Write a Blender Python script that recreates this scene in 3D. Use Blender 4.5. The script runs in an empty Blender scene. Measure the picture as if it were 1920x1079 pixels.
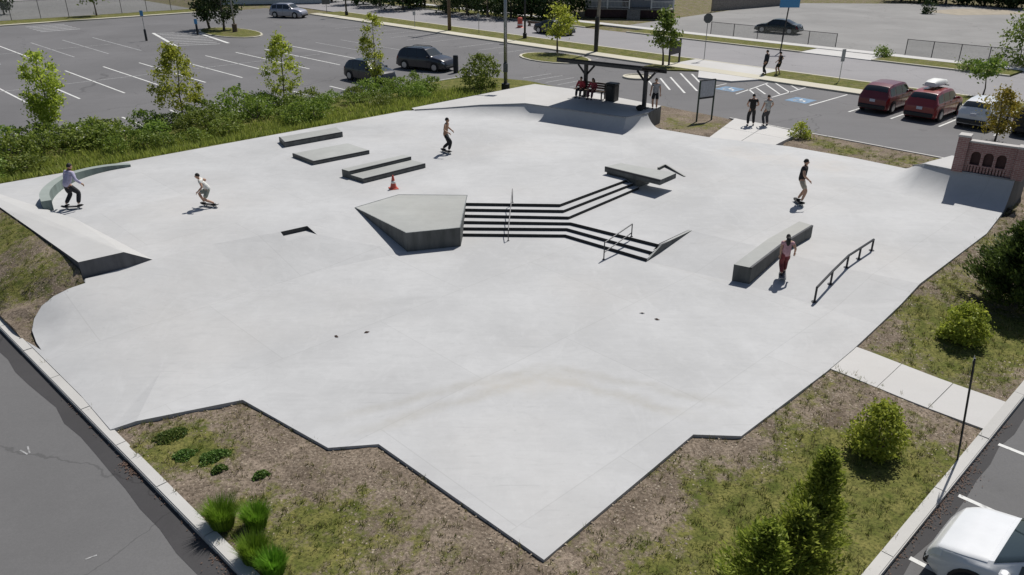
import bpy, bmesh, math, random
import numpy as np
from mathutils import Vector, Matrix, noise, geometry

# ------------------------------------------------------------------ camera, sky, sun, exposure
scene = bpy.context.scene
COL = scene.collection
FPX, YH, CAMH = 1450.0, -135.0, 10.3
CX, CY = 960.0, 539.5
PITCH = math.atan((CY - YH) / FPX)
cam_data = bpy.data.cameras.new("camera")
cam_data.sensor_width = 36.0
cam_data.lens = FPX / 1920.0 * 36.0
cam_data.clip_start = 0.1
cam_data.clip_end = 3000.0
cam = bpy.data.objects.new("camera", cam_data)
COL.objects.link(cam)
cam.location = (0, 0, CAMH)
cam.rotation_euler = (math.pi / 2 - PITCH, 0, 0)
scene.camera = cam

SUN_EL = math.radians(57.0)
SHX, SHY = -0.52, -0.855                      # direction in which shadows fall on the ground
_l = math.hypot(SHX, SHY); SHX /= _l; SHY /= _l
world = bpy.data.worlds.new("World")
scene.world = world
world.use_nodes = True
wn = world.node_tree.nodes; wl = world.node_tree.links
bgn = wn.get("Background") or wn.new("ShaderNodeBackground")
sky = wn.new("ShaderNodeTexSky")
sky.sky_type = 'NISHITA'
sky.sun_disc = False
sky.sun_elevation = SUN_EL
sky.sun_rotation = math.atan2(-SHX, -SHY)
sky.air_density = 1.0; sky.dust_density = 1.2; sky.ozone_density = 1.0
wl.new(sky.outputs[0], bgn.inputs[0])
bgn.inputs[1].default_value = 0.06
sun_data = bpy.data.lights.new("sun", 'SUN')
sun_data.energy = 4.6
sun_data.angle = math.radians(0.53)
sun_data.color = (1.0, 0.965, 0.91)
sun = bpy.data.objects.new("sun", sun_data)
COL.objects.link(sun)
_sd = Vector((SHX * math.cos(SUN_EL), SHY * math.cos(SUN_EL), -math.sin(SUN_EL)))
sun.rotation_euler = _sd.to_track_quat('-Z', 'Y').to_euler()
sun.location = (10, 30, 40)
scene.view_settings.view_transform = 'Standard'
scene.view_settings.look = 'None'
scene.view_settings.exposure = 0.0
scene.view_settings.gamma = 1.0
scene.view_settings.use_curve_mapping = False
scene.render.engine = 'CYCLES'
scene.cycles.max_bounces = 6

rnd = random.Random(7)
R = math.radians

# ------------------------------------------------------------------ measuring helpers
_c, _s = math.cos(PITCH), math.sin(PITCH)
def g(px, py, z=0.0):
    """point of the place at height z that was surveyed at photo pixel px, py"""
    x, y = px - CX, py - CY
    d = (x, FPX * _c - y * _s, -FPX * _s - y * _c)
    t = (z - CAMH) / d[2]
    return Vector((d[0] * t, d[1] * t, z))
def pr(p):
    X, Y, Z = p[0], p[1], p[2] - CAMH
    fw = Y * _c - Z * _s
    return CX + FPX * X / fw, CY - FPX * (Z * _c + Y * _s) / fw
def T(y):
    """terrain: rises gently from the near kerbs to the far car parks"""
    return -0.24 + 0.36 * min(1.0, max(0.0, (y - 20.0) / 16.0))
def gt(px, py, off=0.0):
    z = 0.0
    for _ in range(12):
        p = g(px, py, z); z = T(p.y) + off
    return Vector((p.x, p.y, z))
def tall(base, ytop):
    """height of an upright thing at base whose top is seen at pixel row ytop"""
    lo, hi = 0.0, 30.0
    for _ in range(40):
        m = (lo + hi) / 2
        if pr((base[0], base[1], base[2] + m))[1] > ytop: lo = m
        else: hi = m
    return lo
# street frame: s along the street, n away from the park
SA = g(745, 50, .24); _b = g(1640, 180, .24)
SD = Vector((_b.x - SA.x, _b.y - SA.y)).normalized(); SN = Vector((-SD.y, SD.x))
def sn(s, n): return Vector((SA.x + SD.x * s + SN.x * n, SA.y + SD.y * s + SN.y * n))
def to_sn(p):
    d = Vector((p[0] - SA.x, p[1] - SA.y)); return d.dot(SD), d.dot(SN)
# hedge / car park frame
H0 = g(0, 345, .69); _h = g(760, 205, .69)
HU = Vector((_h.x - H0.x, _h.y - H0.y)).normalized(); HV = Vector((-HU.y, HU.x))
def uv(u, v): return Vector((H0.x + HU.x * u + HV.x * v, H0.y + HU.y * u + HV.y * v))
def to_uv(p):
    d = Vector((p[0] - H0.x, p[1] - H0.y)); return d.dot(HU), d.dot(HV)
AS, AU = math.atan2(SD.y, SD.x), math.atan2(HU.y, HU.x)

# ------------------------------------------------------------------ materials
def new_mat(name):
    m = bpy.data.materials.new(name); m.use_nodes = True
    nt = m.node_tree
    return m, nt, nt.nodes, nt.links, nt.nodes["Principled BSDF"]
def mat(name, col, rough=0.6, metal=0.0, var=0.0, scale=4.0, bump=0.0, bscale=60.0, spec=0.5, coat=0.0):
    m, nt, N, L, b = new_mat(name)
    b.inputs["Base Color"].default_value = (*col, 1)
    b.inputs["Roughness"].default_value = rough
    b.inputs["Metallic"].default_value = metal
    b.inputs["Specular IOR Level"].default_value = spec
    b.inputs["Coat Weight"].default_value = coat
    if var > 0 or bump > 0:
        tc = N.new("ShaderNodeTexCoord")
    if var > 0:
        nz = N.new("ShaderNodeTexNoise"); nz.inputs["Scale"].default_value = scale; nz.inputs["Detail"].default_value = 6
        L.new(tc.outputs["Object"], nz.inputs["Vector"])
        rp = N.new("ShaderNodeMapRange"); rp.inputs[1].default_value = 0.3; rp.inputs[2].default_value = 0.7
        rp.inputs[3].default_value = 1 - var; rp.inputs[4].default_value = 1 + var
        L.new(nz.outputs["Fac"], rp.inputs[0])
        mx = N.new("ShaderNodeVectorMath"); mx.operation = 'SCALE'; mx.inputs[0].default_value = col
        L.new(rp.outputs[0], mx.inputs["Scale"]); L.new(mx.outputs[0], b.inputs["Base Color"])
    if bump > 0:
        n2 = N.new("ShaderNodeTexNoise"); n2.inputs["Scale"].default_value = bscale; n2.inputs["Detail"].default_value = 4
        L.new(tc.outputs["Object"], n2.inputs["Vector"])
        bp = N.new("ShaderNodeBump"); bp.inputs["Strength"].default_value = bump; bp.inputs["Distance"].default_value = 0.02
        L.new(n2.outputs["Fac"], bp.inputs["Height"]); L.new(bp.outputs[0], b.inputs["Normal"])
    return m
def mixc(N, L, fac, a, b, blend='MIX'):
    x = N.new("ShaderNodeMix"); x.data_type = 'RGBA'; x.blend_type = blend
    for sock, val in ((x.inputs[0], fac), (x.inputs[6], a), (x.inputs[7], b)):
        if hasattr(val, "links"): L.new(val, sock)
        elif isinstance(val, (int, float)): sock.default_value = val
        else: sock.default_value = (*val, 1)
    return x.outputs[2]
def tex(N, L, vec, scale, detail=6, rough=0.55, dist=0.0):
    n = N.new("ShaderNodeTexNoise"); n.inputs["Scale"].default_value = scale; n.inputs["Detail"].default_value = detail
    n.inputs["Roughness"].default_value = rough; n.inputs["Distortion"].default_value = dist
    if vec is not None: L.new(vec, n.inputs["Vector"])
    return n.outputs["Fac"]
def rng(N, L, v, a, b, c=0.0, d=1.0, smooth=False):
    r = N.new("ShaderNodeMapRange"); r.inputs[1].default_value = a; r.inputs[2].default_value = b
    r.inputs[3].default_value = c; r.inputs[4].default_value = d
    if smooth: r.interpolation_type = 'SMOOTHSTEP'
    L.new(v, r.inputs[0]); return r.outputs[0]
def mapping(N, L, vec, scale=(1, 1, 1), rot=0.0, loc=(0, 0, 0)):
    m = N.new("ShaderNodeMapping"); m.inputs["Scale"].default_value = scale; m.inputs["Rotation"].default_value = (0, 0, rot)
    m.inputs["Location"].default_value = loc
    L.new(vec, m.inputs["Vector"]); return m.outputs[0]
def math_n(N, L, op, a, b=None, clamp=False):
    m = N.new("ShaderNodeMath"); m.operation = op; m.use_clamp = clamp
    for i, v in ((0, a), (1, b)):
        if v is None: continue
        if hasattr(v, "links"): L.new(v, m.inputs[i])
        else: m.inputs[i].default_value = v
    return m.outputs[0]

def concrete(name, base=(0.44, 0.445, 0.455), stain=None, amount=1.0, side=None, pours=False):
    """trowelled concrete: cloudy patches, brush streaks, dirt lines where water stands (world position)"""
    m, nt, N, L, b = new_mat(name)
    geo = N.new("ShaderNodeNewGeometry"); P = geo.outputs["Position"]
    c0 = tuple(x * (1 - .09 * amount) for x in base); c1 = tuple(x * (1 + .07 * amount) for x in base)
    big = tex(N, L, P, 0.22, 5, 0.6, 0.4)
    col = mixc(N, L, rng(N, L, big, .36, .66), c0, c1)
    st = tex(N, L, mapping(N, L, P, (0.35, 5.0, 1), 0.25), 1.0, 5, 0.65, 0.8)
    col = mixc(N, L, rng(N, L, st, .42, .72, 0, .16 * amount), col, tuple(x * .84 for x in base))
    st2 = tex(N, L, mapping(N, L, P, (0.5, 3.2, 1), -0.85), 1.0, 4, 0.6, 1.2)
    col = mixc(N, L, rng(N, L, st2, .5, .75, 0, .14 * amount), col, tuple(x * 1.12 for x in base))
    md = tex(N, L, P, 1.7, 6, 0.7)
    col = mixc(N, L, rng(N, L, md, .45, .75, 0, .22 * amount), col, tuple(x * .82 for x in base))
    md2 = tex(N, L, P, 3.8, 6, .75, .6)
    col = mixc(N, L, rng(N, L, md2, .5, .72, 0, .16 * amount), col, tuple(x * 1.14 for x in base))
    warm = tex(N, L, P, 0.13, 3, 0.5)
    col = mixc(N, L, rng(N, L, warm, .5, .72, 0, .22 * amount), col, (base[0] * 1.05, base[1] * 0.98, base[2] * 0.90))
    sp = tex(N, L, P, 9.0, 3, 0.6)
    col = mixc(N, L, rng(N, L, sp, .66, .74, 0, .3 * amount), col, tuple(x * .72 for x in base))
    if pours:   # separate pours with saw-cut joints, scuffs of wheels
        br = N.new("ShaderNodeTexBrick"); br.inputs["Scale"].default_value = 1.0; br.inputs["Brick Width"].default_value = 6.2; br.inputs["Row Height"].default_value = 4.4
        br.inputs["Mortar Size"].default_value = .012; br.inputs["Color1"].default_value = (.965, .965, .965, 1); br.inputs["Color2"].default_value = (1.025, 1.025, 1.025, 1); br.inputs["Mortar"].default_value = (.86, .86, .855, 1)
        wv = N.new("ShaderNodeVectorMath"); wv.operation = 'ADD'; L.new(mapping(N, L, P, (1, 1, 1), -AU, (1.3, .7, 0)), wv.inputs[0])
        L.new(wv.outputs[0], br.inputs["Vector"])
        col = mixc(N, L, .75, col, br.outputs["Color"], 'MULTIPLY')
        sw = tex(N, L, mapping(N, L, P, (.9, 2.4, 1), .9), 1.3, 7, .72, 1.8)
        col = mixc(N, L, rng(N, L, sw, .5, .68, 0, .30), col, tuple(x * .80 for x in base))
        sw = tex(N, L, mapping(N, L, P, (1.1, .5, 1), .3), 1.0, 7, .75, 2.2)
        col = mixc(N, L, rng(N, L, sw, .52, .72, 0, .30), col, tuple(x * 1.16 for x in base))
        scf = tex(N, L, mapping(N, L, P, (.5, 14, 1), -.5), 1.0, 3, .6, .5)
        col = mixc(N, L, math_n(N, L, 'MULTIPLY', rng(N, L, scf, .64, .70, 0, .35), rng(N, L, tex(N, L, P, .5, 3, .5), .5, .62)), col, tuple(x * .62 for x in base))
    if stain:
        sepn = N.new("ShaderNodeSeparateXYZ"); L.new(P, sepn.inputs[0])
        wob = tex(N, L, P, 0.8, 4, 0.6)
        for (ax, ay), (bx, by), wid, amt, tint in stain:
            # distance to the line a-b and position along it
            dx, dy = bx - ax, by - ay; ln = math.hypot(dx, dy); dx /= ln; dy /= ln
            rx = math_n(N, L, 'SUBTRACT', sepn.outputs[0], ax); ry = math_n(N, L, 'SUBTRACT', sepn.outputs[1], ay)
            along = math_n(N, L, 'ADD', math_n(N, L, 'MULTIPLY', rx, dx), math_n(N, L, 'MULTIPLY', ry, dy))
            off = math_n(N, L, 'ADD', math_n(N, L, 'MULTIPLY', rx, -dy), math_n(N, L, 'MULTIPLY', ry, dx))
            off = math_n(N, L, 'ADD', off, math_n(N, L, 'MULTIPLY', math_n(N, L, 'SUBTRACT', wob, .5), wid * 2.2))
            a = rng(N, L, math_n(N, L, 'ABSOLUTE', off), 0.0, wid, 1, 0, True)
            e = math_n(N, L, 'MULTIPLY', rng(N, L, along, -.15 * ln, .12 * ln, 0, 1, True), rng(N, L, along, .7 * ln, 1.1 * ln, 1, 0, True))
            brk = rng(N, L, tex(N, L, P, 2.3, 5, .7), .3, .62, .25, 1)
            f = math_n(N, L, 'MULTIPLY', math_n(N, L, 'MULTIPLY', a, e), math_n(N, L, 'MULTIPLY', brk, amt))
            col = mixc(N, L, f, col, tint)
    if side:   # shade of upright faces put into their colour, dark and streaky
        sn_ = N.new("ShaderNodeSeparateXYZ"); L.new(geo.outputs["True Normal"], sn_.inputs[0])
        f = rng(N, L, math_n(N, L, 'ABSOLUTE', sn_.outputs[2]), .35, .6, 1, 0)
        shade_col = mixc(N, L, rng(N, L, tex(N, L, mapping(N, L, P, (3, 3, .6)), 1.0, 5, .65), .3, .7), tuple(x * .7 for x in side), tuple(x * 1.4 for x in side))
        col = mixc(N, L, f, col, shade_col)
    L.new(col, b.inputs["Base Color"])
    b.inputs["Roughness"].default_value = 0.75; b.inputs["Specular IOR Level"].default_value = 0.3
    bp = N.new("ShaderNodeBump"); bp.inputs["Strength"].default_value = .12; bp.inputs["Distance"].default_value = .01
    L.new(tex(N, L, P, 40, 4), bp.inputs["Height"]); L.new(bp.outputs[0], b.inputs["Normal"])
    return m
def asphalt(name, base, patch=0.12, warm=0.0):
    m, nt, N, L, b = new_mat(name)
    geo = N.new("ShaderNodeNewGeometry"); P = geo.outputs["Position"]
    col = mixc(N, L, rng(N, L, tex(N, L, P, 0.12, 5, .6, .5), .35, .65), tuple(x * (1 - patch) for x in base), tuple(x * (1 + patch) for x in base))
    tr = tex(N, L, mapping(N, L, P, (0.12, 1.6, 1), AU), 1.0, 4, .6, .4)
    col = mixc(N, L, rng(N, L, tr, .48, .75, 0, .3), col, tuple(x * .8 for x in base))
    md = tex(N, L, P, 2.2, 6, .7)
    col = mixc(N, L, rng(N, L, md, .5, .75, 0, .25), col, tuple(x * 1.18 for x in base))
    ag = tex(N, L, P, 28, 3, .7)
    col = mixc(N, L, rng(N, L, ag, .35, .7, 0, .45), col, tuple(x * .7 for x in base))
    vo = N.new("ShaderNodeTexVoronoi"); vo.feature = 'DISTANCE_TO_EDGE'; vo.inputs["Scale"].default_value = .11
    wp = N.new("ShaderNodeTexNoise"); wp.inputs["Scale"].default_value = .7; wp.inputs["Detail"].default_value = 5; L.new(P, wp.inputs["Vector"])
    wa = N.new("ShaderNodeVectorMath"); wa.operation = 'MULTIPLY_ADD'; L.new(wp.outputs["Color"], wa.inputs[0]); wa.inputs[1].default_value = (2.2, 2.2, 0); L.new(P, wa.inputs[2]); L.new(wa.outputs[0], vo.inputs["Vector"])
    col = mixc(N, L, rng(N, L, vo.outputs["Distance"], .0015, .004, .55, 0), col, tuple(x * .5 for x in base))
    oil = tex(N, L, P, .9, 3, .5)
    col = mixc(N, L, rng(N, L, oil, .68, .76, 0, .35), col, tuple(x * .55 for x in base))
    L.new(col, b.inputs["Base Color"]); b.inputs["Roughness"].default_value = .85; b.inputs["Specular IOR Level"].default_value = .25
    bp = N.new("ShaderNodeBump"); bp.inputs["Strength"].default_value = .25; bp.inputs["Distance"].default_value = .01
    L.new(tex(N, L, P, 60, 3), bp.inputs["Height"]); L.new(bp.outputs[0], b.inputs["Normal"])
    return m
def soil_grass(name, use_attr=True, lawn=False):
    m, nt, N, L, b = new_mat(name)
    geo = N.new("ShaderNodeNewGeometry"); P = geo.outputs["Position"]
    soil = mixc(N, L, rng(N, L, tex(N, L, P, 1.1, 6, .7, .3), .35, .65), (.15, .118, .09), (.31, .25, .195))
    soil = mixc(N, L, rng(N, L, tex(N, L, P, 14, 5, .75), .42, .66), soil, (.07, .055, .04))
    soil = mixc(N, L, rng(N, L, tex(N, L, P, 23, 3, .6), .6, .7, 0, .8), soil, (.42, .36, .29))
    gr = mixc(N, L, rng(N, L, tex(N, L, P, 2.4, 5, .65), .35, .65), (.085, .105, .022), (.215, .20, .065))
    gr = mixc(N, L, rng(N, L, tex(N, L, P, 17, 4, .7), .45, .65), gr, (.05, .055, .016))
    if use_attr:
        at = N.new("ShaderNodeAttribute"); at.attribute_name = "green"
        f = math_n(N, L, 'ADD', at.outputs["Fac"], math_n(N, L, 'MULTIPLY', math_n(N, L, 'SUBTRACT', tex(N, L, P, 3.2, 7, .8), .5), 2.3))
        f = rng(N, L, f, .35, .7, 0, 1)
    else:
        f = rng(N, L, tex(N, L, P, 1.5, 6, .7), .2 if lawn else .42, .5 if lawn else .6)
    L.new(mixc(N, L, f, soil, gr), b.inputs["Base Color"])
    b.inputs["Roughness"].default_value = .95; b.inputs["Specular IOR Level"].default_value = .1
    bp = N.new("ShaderNodeBump"); bp.inputs["Strength"].default_value = .7; bp.inputs["Distance"].default_value = .05
    L.new(tex(N, L, P, 12, 6, .75), bp.inputs["Height"]); L.new(bp.outputs[0], b.inputs["Normal"])
    return m
def foliage(name, dark, light, trans=.25):
    m, nt, N, L, b = new_mat(name)
    geo = N.new("ShaderNodeNewGeometry")
    oi = N.new("ShaderNodeObjectInfo")
    col = mixc(N, L, geo.outputs["Random Per Island"], dark, light)
    hs = N.new("ShaderNodeHueSaturation"); L.new(col, hs.inputs["Color"])
    L.new(rng(N, L, oi.outputs["Random"], 0, 1, .485, .515), hs.inputs["Hue"])
    L.new(rng(N, L, oi.outputs["Random"], 0, 1, .8, 1.2), hs.inputs["Value"])
    L.new(hs.outputs[0], b.inputs["Base Color"])
    b.inputs["Roughness"].default_value = .55; b.inputs["Specular IOR Level"].default_value = .3
    tr = N.new("ShaderNodeBsdfTranslucent"); L.new(hs.outputs[0], tr.inputs["Color"])
    ms = N.new("ShaderNodeMixShader"); ms.inputs[0].default_value = trans
    L.new(b.outputs[0], ms.inputs[1]); L.new(tr.outputs[0], ms.inputs[2])
    L.new(ms.outputs[0], N["Material Output"].inputs["Surface"])
    return m
def brick_mat(name):
    m, nt, N, L, b = new_mat(name)
    tc = N.new("ShaderNodeTexCoord")
    br = N.new("ShaderNodeTexBrick"); br.inputs["Scale"].default_value = 1.0
    br.inputs["Color1"].default_value = (.25, .125, .115, 1); br.inputs["Color2"].default_value = (.31, .175, .16, 1)
    br.inputs["Mortar"].default_value = (.40, .34, .32, 1); br.inputs["Brick Width"].default_value = .22
    br.inputs["Row Height"].default_value = .075; br.inputs["Mortar Size"].default_value = .008
    sx = N.new("ShaderNodeSeparateXYZ"); L.new(tc.outputs["Object"], sx.inputs[0])
    cb = N.new("ShaderNodeCombineXYZ"); L.new(math_n(N, L, 'ADD', sx.outputs[0], sx.outputs[1]), cb.inputs[0]); L.new(sx.outputs[2], cb.inputs[1])
    L.new(cb.outputs[0], br.inputs["Vector"])
    col = mixc(N, L, rng(N, L, tex(N, L, tc.outputs["Object"], 3, 5, .6), .3, .7, 0, .4), br.outputs["Color"], (.19, .095, .09))
    L.new(col, b.inputs["Base Color"]); b.inputs["Roughness"].default_value = .85
    bp = N.new("ShaderNodeBump"); bp.inputs["Strength"].default_value = .5; bp.inputs["Distance"].default_value = .01
    L.new(br.outputs["Fac"], bp.inputs["Height"]); bp.invert = True; L.new(bp.outputs[0], b.inputs["Normal"])
    return m

# ------------------------------------------------------------------ mesh helpers
class MB:
    def __init__(self): self.v = []; self.f = []
    def add(self, vs, fs):
        o = len(self.v); self.v += [tuple(x) for x in vs]; self.f += [tuple(i + o for i in f) for f in fs]; return self
    def box(self, c, s, rz=0.0, taper=1.0):
        cx, cy, cz = c; hx, hy, hz = s[0] / 2, s[1] / 2, s[2] / 2; ca, sa = math.cos(rz), math.sin(rz); vs = []
        for z, k in ((-hz, 1), (hz, taper)):
            for x, y in ((-hx, -hy), (hx, -hy), (hx, hy), (-hx, hy)):
                x *= k; y *= k
                vs.append((cx + x * ca - y * sa, cy + x * sa + y * ca, cz + z))
        return self.add(vs, [(3, 2, 1, 0), (4, 5, 6, 7), (0, 1, 5, 4), (1, 2, 6, 5), (2, 3, 7, 6), (3, 0, 4, 7)])
    def bbox(self, c, s, rz=0.0, b=0.02):
        """box with chamfered vertical and top edges"""
        cx, cy, cz = c; hx, hy, hz = s[0] / 2, s[1] / 2, s[2] / 2; ca, sa = math.cos(rz), math.sin(rz)
        def ring(ix, z):
            o = []
            for x, y in ((-hx + ix, -hy + b + ix), (-hx + b + ix, -hy + ix), (hx - b - ix, -hy + ix), (hx - ix, -hy + b + ix), (hx - ix, hy - b - ix), (hx - b - ix, hy - ix), (-hx + b + ix, hy - ix), (-hx + ix, hy - b - ix)):
                o.append((cx + x * ca - y * sa, cy + x * sa + y * ca, cz + z))
            return o
        vs = ring(0, -hz) + ring(0, hz - b) + ring(b * .8, hz)
        fs = [tuple(reversed(range(8))), tuple(range(16, 24))]
        for r in (0, 8):
            for i in range(8): fs.append((r + i, r + (i + 1) % 8, r + 8 + (i + 1) % 8, r + 8 + i))
        return self.add(vs, fs)
    def prism(self, poly, z0, z1):
        """poly: list of xy or xyz; z0/z1: numbers or lists"""
        n = len(poly)
        area = sum(poly[i][0] * poly[(i + 1) % n][1] - poly[(i + 1) % n][0] * poly[i][1] for i in range(n))
        idx = list(range(n)) if area > 0 else list(reversed(range(n)))
        a = [z0] * n if isinstance(z0, (int, float)) else list(z0); b = [z1] * n if isinstance(z1, (int, float)) else list(z1)
        vs = [(poly[i][0], poly[i][1], a[i]) for i in idx] + [(poly[i][0], poly[i][1], b[i]) for i in idx]
        fs = [tuple(reversed(range(n))), tuple(range(n, 2 * n))] + [(i, (i + 1) % n, n + (i + 1) % n, n + i) for i in range(n)]
        return self.add(vs, fs)
    def tube(self, pts, r, n=8, cap=True):
        pts = [Vector(p) for p in pts]; rs = [r] * len(pts) if isinstance(r, (int, float)) else list(r)
        vs = []; up0 = None
        for i, p in enumerate(pts):
            d = (pts[min(i + 1, len(pts) - 1)] - pts[max(i - 1, 0)]).normalized()
            ref = Vector((0, 0, 1)) if abs(d.z) < .95 else Vector((1, 0, 0))
            if up0 is not None and abs(d.dot(up0)) < .98: ref = up0
            a = d.cross(ref).normalized(); b = a.cross(d).normalized(); up0 = b
            for k in range(n):
                t = 2 * math.pi * k / n; vs.append(p + (a * math.cos(t) + b * math.sin(t)) * rs[i])
        fs = []
        for i in range(len(pts) - 1):
            for k in range(n): fs.append((i * n + k, i * n + (k + 1) % n, (i + 1) * n + (k + 1) % n, (i + 1) * n + k))
        if cap: fs += [tuple(reversed(range(n))), tuple(range((len(pts) - 1) * n, len(pts) * n))]
        return self.add(vs, fs)
    def lathe(self, prof, c=(0, 0, 0), n=16, axis='z', rz=0.0):
        vs = []; ca, sa = math.cos(rz), math.sin(rz)
        for r, z in prof:
            for k in range(n):
                t = 2 * math.pi * k / n; a, b = r * math.cos(t), r * math.sin(t)
                if axis == 'z': q = (a, b, z)
                elif axis == 'y': q = (a, z, b)
                else: q = (z, a, b)
                vs.append((c[0] + q[0] * ca - q[1] * sa, c[1] + q[0] * sa + q[1] * ca, c[2] + q[2]))
        m = len(prof); fs = []
        for i in range(m - 1):
            for k in range(n): fs.append((i * n + k, i * n + (k + 1) % n, (i + 1) * n + (k + 1) % n, (i + 1) * n + k))
        fs += [tuple(reversed(range(n))), tuple(range((m - 1) * n, m * n))]
        return self.add(vs, fs)
    def ell(self, c, r, nu=10, nv=7):
        prof = []
        vs = []; fs = []
        for j in range(nv + 1):
            ph = -math.pi / 2 + math.pi * j / nv
            for k in range(nu):
                t = 2 * math.pi * k / nu
                vs.append((c[0] + r[0] * math.cos(ph) * math.cos(t), c[1] + r[1] * math.cos(ph) * math.sin(t), c[2] + r[2] * math.sin(ph)))
        for j in range(nv):
            for k in range(nu): fs.append((j * nu + k, j * nu + (k + 1) % nu, (j + 1) * nu + (k + 1) % nu, (j + 1) * nu + k))
        return self.add(vs, fs)
    def mesh(self, name, mats, smooth=False):
        me = bpy.data.meshes.new(name); me.from_pydata(self.v, [], self.f)
        for m in (mats if isinstance(mats, (list, tuple)) else [mats]): me.materials.append(m)
        bm = bmesh.new(); bm.from_mesh(me); bmesh.ops.remove_doubles(bm, verts=bm.verts, dist=1e-5)
        bmesh.ops.recalc_face_normals(bm, faces=bm.faces); bm.to_mesh(me); bm.free()
        if smooth:
            for p in me.polygons: p.use_smooth = True
            if smooth is not True: me.set_sharp_from_angle(angle=smooth)
        me.update(); return me
    def build(self, name, m, parent=None, smooth=False, origin=None):
        if origin is not None: self.v = [(x - origin[0], y - origin[1], z - origin[2]) for x, y, z in self.v]
        o = bpy.data.objects.new(name, self.mesh(name, m, smooth)); COL.objects.link(o)
        if parent is not None: o.parent = parent
        elif origin is not None: o.location = origin
        return o
def tag(o, label=None, cat=None, group=None, kind=None):
    if label: o["label"] = label
    if cat: o["category"] = cat
    if group: o["group"] = group
    if kind: o["kind"] = kind
    return o
def thing(name, label, cat, loc=(0, 0, 0), rz=0.0, group=None):
    o = bpy.data.objects.new(name, None); COL.objects.link(o); o.empty_display_size = .3
    o.location = loc; o.rotation_euler = (0, 0, rz)
    return tag(o, label, cat, group)
def copy_tree(o, parent=None):
    c = o.copy(); COL.objects.link(c)
    if parent is not None: c.parent = parent
    for ch in list(o.children): copy_tree(ch, c)
    return c
def obj_from_mesh(name, me, parent=None, loc=None, rz=0.0, sc=None):
    o = bpy.data.objects.new(name, me); COL.objects.link(o)
    if parent is not None: o.parent = parent
    if loc is not None: o.location = loc
    o.rotation_euler = (0, 0, rz)
    if sc is not None: o.scale = sc
    return o
def np_mesh(name, V, F, m, smooth=False):
    me = bpy.data.meshes.new(name); k = F.shape[1]
    me.vertices.add(len(V)); me.vertices.foreach_set("co", V.astype(np.float32).ravel())
    me.loops.add(F.size); me.loops.foreach_set("vertex_index", F.astype(np.int32).ravel())
    me.polygons.add(len(F)); me.polygons.foreach_set("loop_start", np.arange(0, F.size, k, dtype=np.int32))
    try: me.polygons.foreach_set("loop_total", np.full(len(F), k, dtype=np.int32))
    except Exception: pass
    me.update(calc_edges=True); me.validate()
    for x in (m if isinstance(m, (list, tuple)) else [m]): me.materials.append(x)
    return me
def in_poly(x, y, poly):
    c = False; n = len(poly); j = n - 1
    for i in range(n):
        xi, yi = poly[i][0], poly[i][1]; xj, yj = poly[j][0], poly[j][1]
        if (yi > y) != (yj > y) and x < (xj - xi) * (y - yi) / (yj - yi) + xi: c = not c
        j = i
    return c
def sheet(name, poly, off, m, thick=0.0, cell=0.0, parent=None, kind="structure", green=None, zf=None):
    """a flat-laid surface over polygon poly that follows the terrain"""
    bm = bmesh.new()
    n = len(poly); area = sum(poly[i][0] * poly[(i + 1) % n][1] - poly[(i + 1) % n][0] * poly[i][1] for i in range(n))
    pts = poly if area > 0 else list(reversed(poly))
    bm.faces.new([bm.verts.new((p[0], p[1], 0)) for p in pts])
    def cut(co, no):
        bmesh.ops.bisect_plane(bm, geom=bm.verts[:] + bm.edges[:] + bm.faces[:], plane_co=co, plane_no=no, dist=1e-5)
    if cell > 0:
        xs = [p[0] for p in pts]; ys = [p[1] for p in pts]
        k = math.floor(min(xs) / cell) + 1
        while k * cell < max(xs): cut((k * cell, 0, 0), (1, 0, 0)); k += 1
        k = math.floor(min(ys) / cell) + 1
        while k * cell < max(ys): cut((0, k * cell, 0), (0, 1, 0)); k += 1
    for y in (20.0, 36.0): cut((0, y, 0), (0, 1, 0))
    bmesh.ops.triangulate(bm, faces=[f for f in bm.faces if len(f.verts) > 4])
    if thick > 0:
        be = [e for e in bm.edges if len(e.link_faces) == 1]
        r = bmesh.ops.extrude_edge_only(bm, edges=be)
        low = [v for v in r["geom"] if isinstance(v, bmesh.types.BMVert)]
        lows = set(low)
    else: lows = set()
    for v in bm.verts:
        z = (zf(v.co.x, v.co.y) if zf else T(v.co.y)) + off
        v.co.z = z - (thick if v in lows else 0)
    bmesh.ops.recalc_face_normals(bm, faces=bm.faces)
    up = sum(f.normal.z * f.calc_area() for f in bm.faces)
    if up < 0: bmesh.ops.reverse_faces(bm, faces=bm.faces)
    me = bpy.data.meshes.new(name); bm.to_mesh(me); bm.free(); me.materials.append(m)
    if green:
        a = me.attributes.new("green", 'FLOAT', 'POINT')
        a.data.foreach_set("value", [green(v.co.x, v.co.y) for v in me.vertices])
    o = bpy.data.objects.new(name, me); COL.objects.link(o)
    if parent is not None: o.parent = parent
    elif kind: o["kind"] = kind
    return o
def strip(a, b, w):
    """rectangle polygon of width w round the segment a-b"""
    a = Vector((a[0], a[1])); b = Vector((b[0], b[1])); d = (b - a).normalized(); n = Vector((-d.y, d.x)) * (w / 2)
    return [a - n, b - n, b + n, a + n]

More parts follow.
